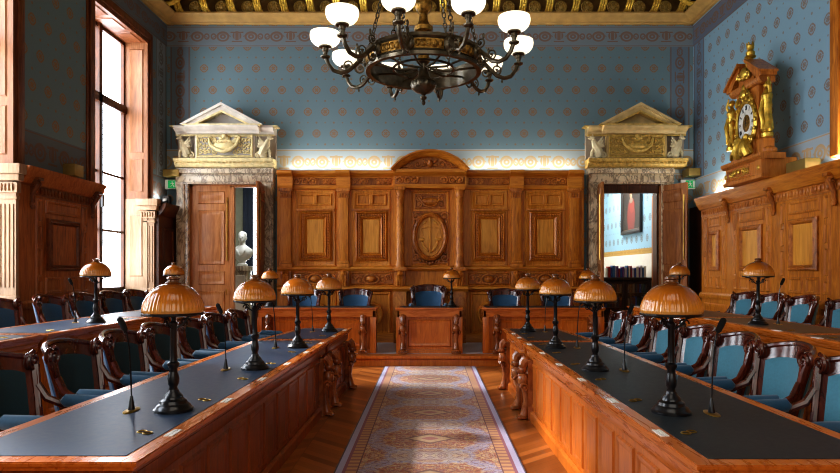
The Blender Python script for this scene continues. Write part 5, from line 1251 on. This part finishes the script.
for half in (0, 1):
    a, c = (X0+.02, X0+.52) if half == 0 else (X0+.54, X1-.02)
    f = MB(); f.panel((0, Yb0-.004, 0), X3, Z3, NB, a, .12, c, ZT-.08, [(0, 0), (0, .02), (.045, .02), (.05, .0)], False); dr_ = f.build('glazed_door', 'dark_oak2', bc)
    MB().box(a+.03, Yb0-.012, .15, c-.03, Yb0-.008, ZT-.11).build('pane', 'glass', dr_)

# ================================================================== LIGHT
w = bpy.data.worlds.new('overcast_sky'); bpy.context.scene.world = w; w.use_nodes = True; nt = w.node_tree
bg = nt.nodes['Background']; tc = nt.nodes.new('ShaderNodeTexCoord'); sx = nt.nodes.new('ShaderNodeSeparateXYZ'); rp = nt.nodes.new('ShaderNodeValToRGB')
nt.links.new(tc.outputs['Generated'], sx.inputs[0]); nt.links.new(sx.outputs[2], rp.inputs[0]); nt.links.new(rp.outputs[0], bg.inputs[0])
rp.color_ramp.elements[0].color = (.92, .96, 1, 1); rp.color_ramp.elements[1].color = (.70, .84, 1, 1); bg.inputs[1].default_value = SKY = 13.0
def area(name, loc, rot, sx_, sy_, power, col, portal=False, spread=None):
    l = bpy.data.lights.new(name, 'AREA'); l.shape = 'RECTANGLE'; l.size = sx_; l.size_y = sy_; l.energy = power; l.color = col
    if portal: l.cycles.is_portal = True
    if spread: l.spread = spread
    o = bpy.data.objects.new(name, l); C.objects.link(o); o.location = loc; o.rotation_euler = rot; return o
for y0, y1 in WIN: area('window_portal', (XL-.42, (y0+y1)/2, (WZ0+WZ1)/2), (0, -PI/2, 0), WZ1-WZ0, y1-y0, 0, (1,1,1), True)
area('anteroom_portal', (-4.38, 16.32, 2.2), (-PI/2, 0, 0), .56, 3.2, 0, (1,1,1), True)
# uplights hidden behind the panelling cornices
WARM = (1, .95, .84)
for x0, x1, e in ((-2.75, -.75, 15), (.75, 2.8, 15)): area('uplight', ((x0+x1)/2, 11.80, 3.385), (PI+math.radians(25), 0, 0), x1-x0, .04, e, WARM)
area('uplight', (4.98, 10.35, 2.80), (PI, 0, 0), .05, 1.1, 16, WARM); area('uplight', (4.98, 7.3, 2.80), (PI, 0, 0), .05, .7, 14, WARM)
area('uplight', (-4.95, 11.5, 2.80), (PI, 0, 0), .05, .3, 5, WARM)
area('office_fill', (3.75, 14.2, 3.85), (0, 0, 0), 1.0, 2.0, 85, (1, .96, .9)); area('office_book_fill', (3.8, 12.35, 3.7), (math.radians(35), 0, 0), .8, .2, 14, (1, .96, .9)); area('anteroom_fill', (-4.0, 14.0, 4.1), (0, 0, 0), 1.0, 1.5, 60, (.95, .98, 1))  # unseen fills added to brighten the back rooms and the books
area('ceiling_fill', (0, .3, 6.6), (math.radians(18), 0, 0), 4.0, 3.0, 60, (1, .92, .8))  # added overhead fill, no fitting modelled
area('rear_fill', (0, -2.4, 3.2), (PI/2, 0, 0), 6.0, 3.5, 110, (1, .93, .82))  # added fill behind the camera for the end wall; no window there
sl = bpy.data.lights.new('low_sun', 'SUN'); sl.energy = 5.5; sl.angle = math.radians(4); sl.color = (1, .97, .92)
so = bpy.data.objects.new('low_sun', sl); C.objects.link(so); so.rotation_euler = Vector((-.9, .24, .70)).to_track_quat('Z', 'Y').to_euler()
# ================================================================== CAMERA
cam = bpy.data.cameras.new('camera'); co = bpy.data.objects.new('camera', cam); C.objects.link(co); bpy.context.scene.camera = co
co.location = (0, 0, H); co.rotation_euler = (PI/2, 0, 0); cam.sensor_width = 36; cam.lens = F/840*36; cam.shift_x = -(VX-420)/840; cam.shift_y = (VY-236.5)/840; cam.clip_start = .05
sc = bpy.context.scene; sc.view_settings.view_transform = 'Standard'; sc.view_settings.look = 'Medium High Contrast'; sc.view_settings.exposure = .2; sc.cycles.pixel_filter_type = 'BLACKMAN_HARRIS'; sc.cycles.filter_width = 1.1
sc.cycles.use_denoising = True; sc.cycles.max_bounces = 8; sc.cycles.diffuse_bounces = 4; sc.cycles.sample_clamp_indirect = 6; sc.cycles.caustics_reflective = False; sc.cycles.caustics_refractive = False
